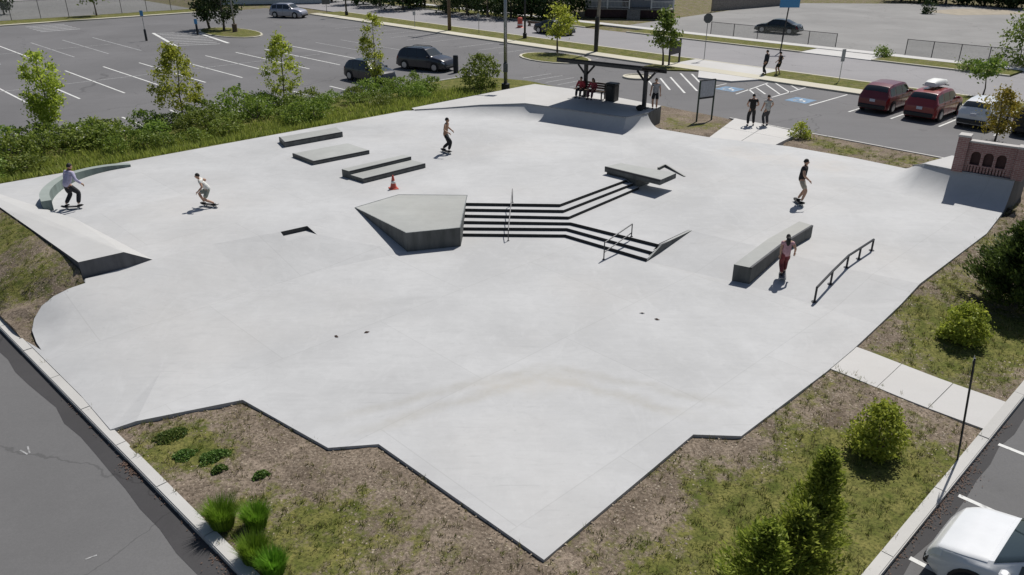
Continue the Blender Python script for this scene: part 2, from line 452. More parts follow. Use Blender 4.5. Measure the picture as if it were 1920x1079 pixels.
# palette
M = {}
M['pad'] = None
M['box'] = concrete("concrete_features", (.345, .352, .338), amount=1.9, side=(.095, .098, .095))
M['walk'] = concrete("concrete_walk", (.50, .49, .475), amount=.7)
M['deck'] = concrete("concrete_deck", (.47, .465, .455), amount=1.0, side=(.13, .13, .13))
M['rail_steel'] = mat("worn_rail_steel", (.10, .10, .105), .45, .6, var=.2)
M['kerb'] = concrete("concrete_kerb", (.46, .45, .43), amount=1.0)
M['street_walk'] = concrete("concrete_street_walk", (.50, .47, .38), amount=.8)
M['asphalt'] = asphalt("asphalt_lot", (.15, .147, .15))
M['asphalt_near'] = asphalt("asphalt_road", (.142, .14, .141), .10)
M['asphalt_dark'] = asphalt("asphalt_seal", (.060, .058, .06), .25)
M['street'] = asphalt("asphalt_street", (.27, .262, .268), .08)
M['old_lot'] = asphalt("asphalt_old", (.245, .24, .234), .14)
M['paint'] = mat("road_paint", (.62, .62, .60), .7, var=.2, scale=3)
M['paint_old'] = mat("road_paint_worn", (.42, .42, .42), .8, var=.3, scale=2)
def worn_paint(name, col, under, lo, hi):
    m, nt, N, L, b = new_mat(name)
    P = N.new("ShaderNodeNewGeometry").outputs["Position"]
    f = math_n(N, L, 'MULTIPLY', rng(N, L, tex(N, L, P, 7, 6, .75), lo, hi), rng(N, L, tex(N, L, P, .8, 3, .5), .25, .5, .6, 1))
    L.new(mixc(N, L, f, under, col), b.inputs["Base Color"]); b.inputs["Roughness"].default_value = .8
    return m
M['paint'] = worn_paint("road_paint_lines", (.62, .62, .60), (.20, .20, .20), .30, .46)
M['paint_old'] = worn_paint("road_paint_faded", (.42, .42, .42), (.17, .17, .17), .38, .6)
M['blue_paint'] = mat("blue_road_paint", (.13, .22, .33), .8, var=.35, scale=3)
M['red_paint'] = mat("red_wheel_stop", (.33, .09, .06), .7, var=.2)
M['soil'] = soil_grass("soil_and_grass")
M['lawn'] = soil_grass("verge_grass", False, True)
M['earth'] = soil_grass("open_land", False)
M['steel'] = mat("galvanised_steel", (.30, .31, .32), .4, .8, var=.15)
M['dark_steel'] = mat("dark_steel", (.035, .036, .04), .45, .5, var=.2)
M['black'] = mat("black_plastic", (.012, .012, .014), .5)
M['rubber'] = mat("tyre_rubber", (.014, .014, .015), .8)
M['alloy'] = mat("alloy_rim", (.42, .43, .45), .35, .9)
M['glass'] = mat("car_glass", (.012, .016, .02), .06, 0, spec=.8)
M['glass_light'] = mat("windscreen_glass", (.018, .028, .032), .05, 0, spec=.9)
M['lamp'] = mat("head_lamp", (.75, .77, .8), .1, 0, spec=.8)
M['tail'] = mat("tail_lamp", (.22, .008, .01), .15)
M['plate'] = mat("number_plate", (.55, .56, .62), .5)
M['wood'] = mat("weathered_wood", (.12, .085, .06), .85, var=.35, scale=6, bump=.3)
M['wood_grey'] = mat("grey_wood_pole", (.25, .225, .20), .85, var=.3, scale=5, bump=.3)
M['bark'] = mat("bark", (.13, .105, .085), .95, var=.35, scale=9, bump=.6, bscale=30)
M['white_paint'] = mat("white_paint", (.66, .66, .64), .5, var=.06)
M['siding'] = mat("grey_siding", (.30, .31, .34), .7, var=.12)
M['brick'] = brick_mat("castle_brick")
M['dark_niche'] = mat("dark_red_brown", (.055, .028, .026), .9, var=.3)
M['cap'] = concrete("stone_cap", (.46, .44, .42))
M['cone'] = mat("cone_orange", (.50, .085, .055), .5, var=.1)
M['sign_blue'] = mat("sign_blue", (.06, .25, .48), .4)
M['sign_back'] = mat("sign_back", (.10, .11, .12), .4, .6)
M['panel'] = mat("notice_panel", (.40, .41, .44), .4, var=.15, scale=9)
M['dead_leaf'] = mat("leaf_litter", (.11, .07, .052), .95, var=.5, scale=25, bump=.6, bscale=50)

# ================================================================== SETTING
# open land to the horizon
big = [(-900, -60), (900, -60), (900, 1500), (-900, 1500)]
sheet("ground", big, -.06, M['earth'])

# --- asphalt areas
LC0, LC1 = Vector((-14.64, 19.59)), Vector((-4.68, 10.17))          # kerb of the access road (left)
RC0, RC1 = Vector((6.41, 10.17)), Vector((12.46, 15.97))            # kerb of the lower car park (right)
dl = (LC1 - LC0).normalized(); dr = (RC1 - RC0).normalized()
nl = Vector((dl.y, -dl.x)); nr = Vector((dr.y, -dr.x))               # towards the road / towards the car park
if nl.x > 0: nl = -nl
if nr.x < 0: nr = -nr
def meet(p, d, q, e):
    k = d.x * e.y - d.y * e.x; t = ((q.x - p.x) * e.y - (q.y - p.y) * e.x) / k; return p + d * t
BOT = meet(LC0, dl, RC0, dr)
HEDGE_V = 8.0
LTOP = meet(LC0, dl, uv(0, HEDGE_V), HU)
LOTN = -12.6
RTOP = meet(RC0, dr, sn(0, LOTN), SD)
PARK = [BOT, RTOP, sn(46.4, LOTN), sn(45.6, -13.0), Vector((1.2, 57.5)), Vector((-3.0, 59.7)), LTOP]
EDGE_S = -31.5
sheet("parking_lot", [LTOP + dl * 1.5, uv(-60, HEDGE_V - 1.5), sn(EDGE_S, -95), sn(EDGE_S, 0), sn(130, 0), sn(130, LOTN - 3), RTOP - dr * 2, Vector((6, 44)), Vector((-8, 47))], 0.0, M['asphalt'])
sheet("access_road", [BOT - dl * -14, BOT + dl * 14 + nl * 30, LTOP - dl * 8 + nl * 32, LTOP - dl * 8, LTOP + dl * 1.5 - nl * 1.5, BOT - nl * .3], 0.006, M['asphalt_near'])
sheet("lower_parking_lot", [BOT - nr * .3, RTOP - nr * .3, RTOP + nr * 24, BOT + nr * 24 - dr * 16], 0.006, M['asphalt_near'])

# --- street with verges and pavements
def sband(name, s0, s1, n0, n1, off, m, thick=0.0, bend=None):
    return sheet(name, [sn(s0, n0), sn(s1, n0), sn(s1, n1), sn(s0, n1)], off, m, thick)
S0, S1 = -160, 130
sband("street", S0, S1, 4.2, 15.2, 0.004, M['street'])
sband("pavement", EDGE_S + 12, S1, 0.0, 1.55, .12, M['street_walk'], .18)
for a, b in ((-19.5, 36.8), (44.6, 130)):
    sband("verge", a, b, 1.56, 4.6, .115, M['lawn'], .18)
sband("kerb", EDGE_S + 12, S1, 4.6, 4.85, .125, M['street_walk'], .18)
sheet("verge", [sn(38.2, -1.6), sn(40.2, -.02), sn(36.0, -.02), sn(36.0, -1.4)], .10, M['lawn'], .15)
sheet("entrance_slab", [sn(36.8, 1.56), sn(44.6, 1.56), sn(44.6, 4.6), sn(36.8, 4.6)], .118, M['walk'], .18)
sheet("entrance_slab", [sn(40.3, -.02), sn(45.6, -.02), sn(44.6, -2.2), sn(42.0, -2.6)], .112, M['walk'], .16)
# far side of the street
for a, b in ((S0, 14.5), (20.5, 40.5), (47.0, 57.5)):
    sband("far_verge", a, b, 15.45, 18.4, .11, M['lawn'], .16)
    sband("far_kerb", a, b, 15.2, 15.44, .12, M['street_walk'], .16)
sband("far_pavement", S0, S1, 18.41, 19.9, .118, M['walk'], .16)
sband("far_drive", 40.5, 47.0, 15.2, 18.4, .07, M['walk'], .1)
sband("side_street", 57.6, 66.5, 15.2, 90, .008, M['street'])
# old open car park across the street
sheet("old_parking_lot", [sn(16.5, 20.0), sn(57, 20.0), sn(58, 74), sn(40, 78), sn(29, 74), sn(16, 62), sn(14.5, 46)], .05, M['old_lot'])
sheet("worn_patch", [sn(33, 62), sn(38, 60), sn(44, 68), sn(40, 72), sn(35, 70)], .058, mat("sandy_patch", (.30, .26, .20), .9, var=.15, scale=1.0))
# far-left edge of the car park: kerb, grass, grey ground behind a fence
sheet("lot_kerb", [sn(EDGE_S, -95), sn(EDGE_S, -27.5), sn(EDGE_S - .6, -25), sn(EDGE_S, -22), sn(EDGE_S, -4), sn(EDGE_S - .8, -4), sn(EDGE_S - .8, -95)], .12, M['street_walk'], .16)
sheet("lot_verge", [sn(EDGE_S - .82, -95), sn(EDGE_S - .82, -8), sn(EDGE_S - 5, -8), sn(EDGE_S - 7, -95)], .11, M['lawn'], .15)
sheet("back_lot", [sn(EDGE_S - 5.1, -8), sn(EDGE_S - 7.1, -95), sn(EDGE_S - 60, -95), sn(EDGE_S - 60, -8)], .05, M['old_lot'])

# --- painted markings of the car parks (each stripe its own piece)
marks = tag(bpy.data.objects.new("stall_markings", None), kind="structure"); COL.objects.link(marks)
def stripe(a, b, w=.12, m='paint', off=.006, par=None):
    o = sheet("stall_line", strip(a, b, w), off, M[m], parent=par or marks)
    return o
U0, DU = 0.55, 2.842
for k in range(-3, 12):
    u = U0 + DU * (k + 1)
    if u < 25 and u > -6: stripe(uv(u, 7.9), uv(u, 12.1), .13)
    if -8 < u < 33: stripe(uv(u, 19.6), uv(u, 32.2), .13)
    if -8 < u < 22: stripe(uv(u, 39.3), uv(u, 52.2), .14, 'paint_old' if k > 3 else 'paint')
    if 30 < u < 46: stripe(uv(u + 3, 22), uv(u + 3, 33), .12, 'paint_old')
stripe(uv(-8, 26), uv(31, 26), .12, 'paint_old'); stripe(uv(-8, 45.7), uv(20, 45.7), .12, 'paint_old')
for i in range(7): stripe(sn(-4 + i * 2.7, -.6), sn(-4 + i * 2.7, -5.6), .12, 'paint_old')
for i in range(6): stripe(sn(17 + i * 2.7, -.6), sn(17 + i * 2.7, -5.0), .12, 'paint_old')
# hatched bays of the left car park
for i in range(9):
    a = sn(-13.0 + i * 1.35, -21.8 - .25 * i); stripe(a, a + SN * 3.4 + SD * 1.6, .38, 'paint_old')
stripe(sn(-13.6, -22.0), sn(-1.6, -24.2), .3, 'paint'); stripe(sn(-11.5, -18.3), sn(-.5, -19.6), .3, 'paint')
for i in range(5):
    a = sn(-29 + i * 1.5, -30.5); stripe(a, a + SN * 4.0, .5, 'paint_old')
# right car park: stalls against the street
for s in (52.4, 54.95, 57.5, 60.2, 63.05, 65.9, 68.7):
    stripe(sn(s, -5.5), sn(s, -.35), .12)
stripe(gt(1380, 177), gt(1440, 156), .12); stripe(gt(1447, 183), gt(1520, 162), .12); stripe(sn(44.6, -5.6), sn(44.6, -2.8), .1)
for x0, y0, x1, y1 in ((1404, 168, 1416, 178), (1418, 165, 1435, 177), (1435, 158, 1462, 177), (1452, 155, 1481, 174), (1477, 157, 1496, 168)):
    stripe(gt(x0, y0), gt(x1, y1), .12, 'paint')
for x0, y0, x1, y1 in ((1216, 152, 1228, 166), (1238, 147, 1256, 169), (1257, 145, 1284, 175), (1276, 138, 1307, 171), (1297, 139, 1312, 155)):   # hatched corner beside the shelter
    stripe(gt(x0, y0), gt(x1, y1), .14, 'paint')
for i in range(5):
    a = sn(33.0 + i * 1.2, -9.0); stripe(a, a - SN * 3.0, .11, 'paint_old')
for s, n in ((45.9, -4.4), (51.2, -4.4)):                       # accessible bays: blue field, white wheelchair sign
    o = sheet("blue_bay_field", [sn(s - .75, n - .75), sn(s + .75, n - .75), sn(s + .75, n + .75), sn(s - .75, n + .75)], .006, M['blue_paint'], parent=marks)
    ring = [sn(s + .36 * math.cos(t), n - .15 + .36 * math.sin(t)) for t in [R(a) for a in range(130, 401, 18)]]
    for i in range(len(ring) - 1): stripe(ring[i], ring[i + 1], .1, 'paint_old', .010)
    stripe(sn(s - .1, n + .45), sn(s - .05, n - .05), .13, 'paint', .011); stripe(sn(s - .05, n - .02), sn(s + .3, n - .02), .12, 'paint', .012)
    stripe(sn(s + .3, n - .02), sn(s + .45, n - .4), .12, 'paint', .013)
# lower right car park stalls
c0 = gt(1797, 930, 0); c1 = gt(1857, 825, 0)
for k in range(-3, 4):
    a = Vector((c0.x, c0.y)) + dr * (2.5 * k); stripe(a, a + nr * 5.2, .11, 'paint', .012)
# scuffs of paint on the access road, darker sealed gutter, leaf litter
for (x, y, dx, dy) in ((38, 845, 14, 8), (52, 838, 4, 13), (160, 1050, 22, -8)):
    stripe(gt(x, y), gt(x + dx, y + dy), .035, 'paint_old', .012)
gut = []
rg = random.Random(3)
for i in range(46):
    t = -16 + i * .85; gut.append(LC0 + dl * t + nl * (.36 + .07 * math.sin(t * .6) + rg.uniform(-.05, .05) + (.06 if t > 6 else 0)))
sheet("gutter_seal", [LC0 - dl * 16, *gut, LC0 + dl * 22.25], .010, M['asphalt_dark'])
gut = [RC0 + dr * (-6 + i * .8) + nr * (.24 + rg.uniform(-.06, .08)) for i in range(34)]
sheet("gutter_seal", [RC0 - dr * 6, *gut, RC0 + dr * 20.4], .010, M['asphalt_dark'])
def leaf_litter(name, label, spots, n, seed):
    rs = np.random.default_rng(seed); V, F = [], []
    for _ in range(n):
        o_, d_, s_, ln, w = spots[rs.integers(len(spots))]; q = o_ + d_ * rs.uniform(0, ln) + s_ * abs(rs.normal() * w); z = T(q.y) + .018 + rs.uniform(0, .02)
        th = rs.uniform(0, 6.28); l = rs.uniform(.012, .03); c_, k_ = math.cos(th) * l, math.sin(th) * l; o2 = len(V)
        V += [(q.x - c_, q.y - k_, z), (q.x + k_ * .5, q.y - c_ * .5, z + .012), (q.x + c_, q.y + k_, z + .004), (q.x - k_ * .5, q.y + c_ * .5, z + .012)]; F.append((o2, o2 + 1, o2 + 2, o2 + 3))
    o = obj_from_mesh(name, np_mesh(name, np.array(V), np.array(F), M['dead_leaf'])); tag(o, label, "leaf litter", kind="stuff")
leaf_litter("leaf_litter", "brown fallen leaves drifted against the left kerb", [(LC0 + dl * 8.6, dl, nl, .7, .10), (LC0 + dl * 12.6, dl, nl, 2.0, .12), (LC0 + dl * 5, dl, nl, 8, .05)], 420, 3)
leaf_litter("leaf_litter", "brown fallen leaves drifted against the lower right kerb", [(RC0 + dr * 2.2, dr, nr, 2.6, .14), (RC0 + dr * .2, dr, nr, 7, .06)], 420, 4)

# --- kerbs laid in separate stones
def kerb_run(name, p0, p1, w, h, ln, side, par_label=None, gap=.012, m='kerb', r=random.Random(5)):
    root = tag(bpy.data.objects.new(name, None), kind="structure"); COL.objects.link(root)
    d = (p1 - p0); L_ = d.length; d.normalize(); n = int(L_ / ln)
    for i in range(n):
        a = p0 + d * (i * ln + gap / 2); b = p0 + d * ((i + 1) * ln - gap / 2)
        q = [a, b, b + side * w, a + side * w]
        j = r.uniform(-.006, .006)
        zt = [T(x.y) + h + j for x in q]
        # bevelled top edge on the road side
        e = .02; sg = 1
        poly = [a, b, b + side * w, a + side * w]
        mb = MB(); mb.prism(poly, [T(x.y) - .2 for x in poly], [z - e for z in zt])
        top = [a + side * e + d * e * .4, b + side * e - d * e * .4, b + side * (w - .006) - d * e * .4, a + side * (w - .006) + d * e * .4]
        mb.prism(top, [z - e - .001 for z in zt], zt)
        mb.build("kerb_stone", M[m], root)
    return root
kerb_run("access_road_kerb", LTOP + dl * .0, BOT + dl * 2, .24, .135, 2.05, -nl)
kerb_run("lower_lot_kerb", BOT - dr * 2, RTOP, .24, .135, 2.6, -nr)
kerb_run("lot_edge_kerb", sn(51.2, LOTN), sn(75, LOTN), .16, .13, 3.0, -SN)
kerb_run("hedge_bed_kerb", uv(-8, HEDGE_V), uv(34, HEDGE_V), .16, .13, 3.0, -HV)

# --- planted ground of the park
GREEN = []   # x, y, radius, weight
def gsrc(px, py, r, w): p = gt(px, py, .12); GREEN.append((p.x, p.y, r, w))
for a in ((330, 825, .7, .8), (390, 860, .6, .7), (470, 960, .9, .45), (620, 1000, 1.2, .35), (560, 1060, 1.0, .5), (800, 1040, 1.0, .3), (700, 930, .7, .2),
          (1500, 960, 1.5, .75), (1350, 930, 1.1, .4), (1650, 930, 1.6, .7), (1750, 850, 1.4, .55), (1560, 860, 1.2, .5), (1450, 1050, 1.6, .8), (1230, 1060, .9, .45), (1380, 1010, 1.0, .6), (1700, 1020, 1.2, .7),
          (1520, 745, .6, .5), (1660, 690, 1.2, .4), (1760, 690, 1.3, .5), (1850, 650, 1.5, .6), (1720, 600, 1.2, .45), (1800, 540, 1.5, .5), (1880, 620, 1.5, .7), (1860, 460, 1.6, .4),
          (1600, 285, 1.2, .6), (1690, 303, 1.0, .6), (1540, 268, .9, .5), (1290, 240, 1.0, .45), (1260, 225, .8, .5), (1330, 235, .7, .4), (40, 560, 1.0, .5), (40, 480, 1.1, .5), (70, 450, .8, .4), (20, 420, .9, .3)): gsrc(*a)
for a in ((330, 960, .8, -.3), (700, 880, 1.2, -.4), (1350, 850, 1.0, -.4), (900, 990, .9, -.3), (1250, 960, .9, -.25), (1290, 205, .5, 0), (1580, 1000, .5, -.5), (1700, 740, .6, -.3)): gsrc(*a)
def green(x, y):
    v = .23 + .34 * (noise.noise(Vector((x * .45, y * .45, 3.1)))) + .26 * noise.noise(Vector((x * 1.6, y * 1.6, 7.7)))
    u_, v_ = to_uv((x, y))
    if v_ > -1 and u_ < 36 and x < 3: v += .7
    for gx, gy, r, w in GREEN:
        d = (x - gx) ** 2 + (y - gy) ** 2
        if d < 9 * r * r: v += .85 * w * math.exp(-d / (r * r))
    return max(0.0, min(1.0, v))
UNDER = []; EDGES = []; LOW = []
def edge_lift(x, y):
    """distance to the slab edge and the height of that edge"""
    bd, bz = 1e9, 0.0
    for ax, ay, az_, bx, by, bz_, l2 in EDGES:
        t = ((x - ax) * (bx - ax) + (y - ay) * (by - ay)) / l2; t = 0 if t < 0 else 1 if t > 1 else t
        d = (ax + (bx - ax) * t - x) ** 2 + (ay + (by - ay) * t - y) ** 2
        if d < bd: bd, bz = d, az_ + (bz_ - az_) * t
    return math.sqrt(bd), bz
def zsmooth(x, y):
    z = T(y); d, ez = edge_lift(x, y); k = max(0.0, 1 - d / 2.4); k = k * k * (3 - 2 * k)
    return z + (max(z, ez - .155) - z) * k
def zpark(x, y):
    if y > 22.5 and UNDER and in_poly(x, y, UNDER): return -.9
    z = zsmooth(x, y)
    for i, q_ in enumerate(LOW):
        if in_poly(x, y, q_): return (T(y) - .12 if i == 2 else -.6)
    if UNDER and in_poly(x, y, PERXY): z -= .35 * min(.8, edge_lift(x, y)[0]); return z
    return z + .035 * noise.noise(Vector((x * .5, y * .5, 0))) + .018 * noise.noise(Vector((x * 2.2, y * 2.2, 5)))
def inset(poly, d):
    n = len(poly); out = []
    for i in range(n):
        a, b, c = poly[i - 1], poly[i], poly[(i + 1) % n]
        e1 = (b - a).normalized(); e2 = (c - b).normalized()
        n1 = Vector((-e1.y, e1.x)); n2 = Vector((-e2.y, e2.x))
        k = (n1 + n2); k = k / max(.3, k.dot(n1)); out.append(b + k * d)
    return out
PARK2 = inset([Vector((p.x, p.y)) for p in PARK], .2)

# ================================================================== SKATEPARK SLAB
ZU, ZM, RI = .69, .345, .115
stv = lambda x, y: (g(x, y).x, g(x, y).y)
M['pad'] = concrete("concrete_slab", (.44, .442, .444), amount=1.3, pours=True, stain=[
    (stv(1030, 700), stv(640, 822), .36, .5, (.345, .33, .295)), (stv(1010, 690), stv(600, 790), .3, .42, (.31, .295, .26)),
    (stv(1020, 702), stv(1330, 790), .36, .52, (.345, .33, .295)), (stv(1040, 690), stv(1390, 760), .3, .38, (.31, .295, .26)),
    (stv(900, 720), stv(1120, 715), .8, .3, (.45, .42, .37)), ((10.5, 37.5), (16.0, 33.5), 1.6, .3, (.50, .44, .38)), (stv(395, 590), stv(560, 540), .25, .16, (.36, .36, .35)),
    (stv(1230, 495), stv(1400, 540), .2, .2, (.37, .36, .34))])
PTS = []; CON = []
def P3(px, py, z, zset=None):
    q = g(px, py, z)
    if zset is not None: q.z = zset
    return q
def addp(q):
    for i, p in enumerate(PTS):
        if (p - q).length < 1e-4: return i
    PTS.append(q); return len(PTS) - 1
def chain(lst, close=False):
    ids = [addp(q) for q in lst]
    for a, b in zip(ids, ids[1:]): CON.append((a, b))
    if close: CON.append((ids[-1], ids[0]))
    return ids
RISERS_PX = [((875, 383.3), (1050, 385.7), (1173, 340)), ((874, 394), (1056.7, 396.7), (1186.7, 346)), ((872, 405.3), (1066.7, 409), (1198, 353)),
             ((870, 417.3), (1070, 420), (1236.7, 461.7)), ((868, 429.3), (1063, 430.7), (1223, 475)), ((865, 440.7), (1060, 442.7), (1213, 488))]
RX = []
for k, r in enumerate(RISERS_PX):
    zc = ZU - RI * (k + .5); q = [g(*p, zc) for p in r]; q[0].x = -1.80; RX.append([Vector((p.x, p.y)) for p in q])
def at(xy, z): return Vector((xy[0], xy[1], z))
PENT = [P3(665, 390, ZU), P3(746.7, 365.7, ZU), P3(876.7, 366.7, ZU), P3(863, 428, ZU), P3(761.7, 438, ZU)]
HUB = [P3(1213, 488, 0), P3(1236.7, 461.7, ZM), P3(1297, 433, ZM)]
HUB[0] = at(RX[5][2], 0); HUB[1] = at(RX[3][2], ZM)
NOTCH = [P3(526, 435, ZU), P3(576, 424, ZU), P3(594, 440, .53), P3(538, 452, .53)]
PLAT = [P3(140, 410, .72), P3(232, 473, 1.18), P3(147, 492, 1.18), P3(62, 432, 1.1), P3(0, 389, .98), P3(-110, 350, .9), P3(-90, 335, .72)]
WEDGE = P3(286, 487, ZU)
WB = P3(160, 523, .66)
QB = [P3(760, 208, .69), P3(800, 215, .66), P3(900, 222, .60), P3(1010, 228, .55), P3(1163, 254, .55), P3(1237, 242, .52)]
QB2 = [P3(1697, 316, .345), P3(1672, 328, .345), P3(1660, 345, .345), P3(1700, 370, .345), P3(1785, 388, .345), P3(1880, 399, .345)]
perim = [P3(1020, 1050, 0), P3(1300, 815, 0), P3(1390, 818, 0), P3(1550, 697, 0), P3(1600, 655, 0), P3(1648, 610, 0), P3(1690, 570, .14), P3(1725, 532, ZM),
         P3(1850, 438, ZM), *reversed(QB2), P3(1600, 296, .345), P3(1480, 275, .345), P3(1325, 257, .42), *reversed(QB),
         P3(640, 230, ZU), P3(530, 250, ZU), P3(240, 303, ZU), P3(0, 345, ZU), P3(-110, 364, ZU)]
PL_LOW = [at(PLAT[4], .6), at(PLAT[3], .6), at(PLAT[2], .6)]
perim += [at(PLAT[5] + Vector((-.5, -.5, 0)), .6)] + PL_LOW + [P3(160, 531, .63), P3(130, 541, .61), P3(100, 556, .52), P3(78, 574, .36), P3(64, 598, .14), P3(60, 620, .02), P3(68, 642, -.03), P3(78, 657, -.08),
          Vector((*(LC0 + dl * 1.35 - nl * .245), -.10)), Vector((*(LC0 + dl * 5.35 - nl * .245), -.10)), P3(207, 806, -.09), P3(255, 790, 0), P3(455, 750, 0), P3(615, 840, 0), P3(710, 833, 0)]
pid = chain(perim, True)
LIP = [P3(778, 207, .72), P3(830, 204, .82), P3(900, 198, 1.02), P3(985, 195, 1.2), P3(1174, 221, 1.2), P3(1214, 213, 1.2)]
LIP2 = [P3(1712, 311, .50), P3(1718, 310, .75), P3(1724, 310, 1.0), P3(1734, 309, 1.25), P3(1800, 322, 1.3), P3(1903, 339, 1.3)]
LOW = [[(p.x, p.y) for p in QB + LIP[::-1]], [(p.x, p.y) for p in QB2 + LIP2[::-1]], [(p.x, p.y) for p in (P3(1318, 262, .3), P3(1452, 280, .3), P3(1508, 249, .24), P3(1374, 220, .24))]]
PERXY = [(p.x, p.y) for p in perim]
for i in range(len(perim)):
    a, b = perim[i], perim[(i + 1) % len(perim)]; EDGES.append((a.x, a.y, a.z, b.x, b.y, b.z, max(1e-6, (a.x - b.x) ** 2 + (a.y - b.y) ** 2)))
UNDER += inset([Vector((p.x, p.y)) for p in perim], .75)
sheet("planting_bed", PARK2, .10, M['soil'], .3, .45, green=green, zf=zpark)
# creases
chain([at(PLAT[2], .6), WB, WEDGE, P3(400, 458, ZU), NOTCH[0], NOTCH[1], PENT[0]])
chain([WEDGE, at(PLAT[1], .66), at(PLAT[0], .69)])
L2 = [P3(60, 620, .02), P3(110, 632, .0), P3(180, 632, 0), P3(260, 618, 0), P3(355, 580, 0), P3(480, 544, 0), P3(620, 503, 0), at(PENT[4], 0)]
chain(L2)
chain([NOTCH[0], NOTCH[3], NOTCH[2], NOTCH[1]])
chain([PENT[0], PENT[1], PENT[2], at(RX[0][0], ZU), at(RX[0][1], ZU), at(RX[0][2], ZU)])
chain([PENT[0], at(PENT[4], 0), at(PENT[3], 0), at(RX[5][0], 0), at(RX[5][1], 0), HUB[0]])
chain([at(RX[0][2], ZU), at(RX[2][2], ZM), at(RX[2][1], ZM), at(RX[3][1], ZM), HUB[1], HUB[0]])
up = [HUB[2], P3(1440, 467, ZM), P3(1590, 505, ZM), P3(1725, 532, ZM)]
chain([HUB[1], *up])
chain([HUB[0], P3(1380, 530, 0), P3(1525, 571, 0), P3(1648, 610, 0)])
chain([HUB[0], HUB[2]])
chain([at(RX[0][2], ZU), P3(1168, 300, .66), P3(1163, 254, .55)])
chain([at(RX[2][2], ZM), P3(1300, 325, .35), P3(1420, 285, .345), P3(1480, 275, .345)])
# front apron: very shallow fold where the dirt collects
chain([P3(640, 824, 0), P3(1020, 704, -.02), P3(1330, 792, 0)])
# intermediate points keep long triangles from tilting the shading
for q in [P3(x, y, ZU) for x, y in ((300, 380), (420, 330), (520, 380), (600, 330), (680, 280), (760, 300), (820, 240), (900, 330), (960, 280), (1040, 300), (900, 250), (1000, 350), (400, 420))]: addp(q)
for q in [P3(x, y, ZM) for x, y in ((1350, 370), (1450, 340), (1550, 340), (1500, 420), (1620, 400), (1700, 440), (1780, 430), (1640, 470), (1200, 400), (1280, 390))]: addp(q)
for q in [P3(*a) for a in ((150, 575, .37), (110, 590, .25), (200, 560, .40), (260, 545, .40), (330, 530, .39), (180, 600, .19), (250, 580, .22), (90, 600, .15), (130, 560, .48))]: addp(q)
for q in [P3(x, y, 0) for x, y in ((300, 700), (500, 640), (700, 560), (700, 680), (900, 520), (900, 620), (1080, 520), (1200, 560), (1300, 620), (1100, 640), (1420, 600), (1450, 700), (1300, 720), (850, 740), (560, 740), (1020, 850), (380, 640))]: addp(q)
vin = [Vector((p.x, p.y)) for p in PTS]
res = geometry.delaunay_2d_cdt(vin, CON, [pid], 1, 1e-5)
vout, fout, vorig = res[0], res[2], res[3]
zs = []
for i, v in enumerate(vout):
    if vorig[i]: zs.append(PTS[vorig[i][0]].z)
    else:
        j = min(range(len(PTS)), key=lambda k: (vin[k] - v).length); zs.append(PTS[j].z)
HOLE = [RX[0][0], RX[0][1], RX[0][2], RX[2][2], RX[2][1], RX[3][1], RX[3][2], RX[5][2], RX[5][1], RX[5][0]]
mb = MB(); tri = []
for f in fout:
    cx_ = sum(vout[i].x for i in f) / len(f); cy_ = sum(vout[i].y for i in f) / len(f)
    if in_poly(cx_, cy_, HOLE) or in_poly(cx_, cy_, NOTCH): continue
    tri.append(tuple(f))
mb.add([(vout[i].x, vout[i].y, zs[i]) for i in range(len(vout))], tri)
PADTRI = [[Vector((vout[i].x, vout[i].y, zs[i])) for i in f] for f in tri]
def zpad(x, y):
    for t in PADTRI:
        if in_poly(x, y, t):
            a, b, c = t; n = (b - a).cross(c - a)
            if abs(n.z) < 1e-9: continue
            return a.z - (n.x * (x - a.x) + n.y * (y - a.y)) / n.z
    return ZU
def gp(px, py):
    z = .3
    for _ in range(15):
        q = g(px, py, z); z = .5 * z + .5 * zpad(q.x, q.y)
    q = g(px, py, z); q.z = zpad(q.x, q.y); return q
# skirt all round
n = len(perim)
for i in range(n):
    a, b = perim[i], perim[(i + 1) % n]
    mb.add([a, b, (b.x, b.y, -.7), (a.x, a.y, -.7)], [(0, 1, 2, 3)])
# walls and floor of the notch
nf = [at(q, .53) for q in NOTCH]
mb.add([NOTCH[2], NOTCH[3], nf[0], nf[1]], [(2, 3, 0, 1)])
pad = mb.build("skatepark_slab", M['pad'], None, R(20)); pad["kind"] = "structure"
MB().add([NOTCH[0], NOTCH[1], NOTCH[2], NOTCH[3], nf[0], nf[1]], [(0, 1, 5, 4), (1, 2, 5), (0, 4, 3)]).build("notch_wall", mat("notch_shade", (.05, .05, .05), .9, var=.3, scale=6), pad)  # shade on the notch walls painted in as a near-black colour
# the folds between banks and flats stay crisp
FOLDS = [[WB, WEDGE, P3(400, 458, ZU), NOTCH[0]], [NOTCH[1], PENT[0]], L2[4:], up, [HUB[0], P3(1380, 530, 0), P3(1525, 571, 0), P3(1648, 610, 0)]]
def on_fold(c, f):
    for a, b in zip(f, f[1:]):
        a2, b2 = Vector((a.x, a.y)), Vector((b.x, b.y)); t = (c - a2).dot(b2 - a2) / (b2 - a2).length_squared
        if -.01 < t < 1.01 and (c - a2.lerp(b2, t)).length < .02: return True
    return False
pm_ = pad.data
for e in pm_.edges:
    a, b = [Vector(pm_.vertices[i].co[:2]) for i in e.vertices]
    if any(on_fold(a, f) and on_fold(b, f) for f in FOLDS): e.use_edge_sharp = True
for p_ in pm_.polygons: p_.use_smooth = p_.center.x < -9.0 and p_.center.y < 23.0
def feature(name, label, cat, loc): return thing(name, label, cat, loc)

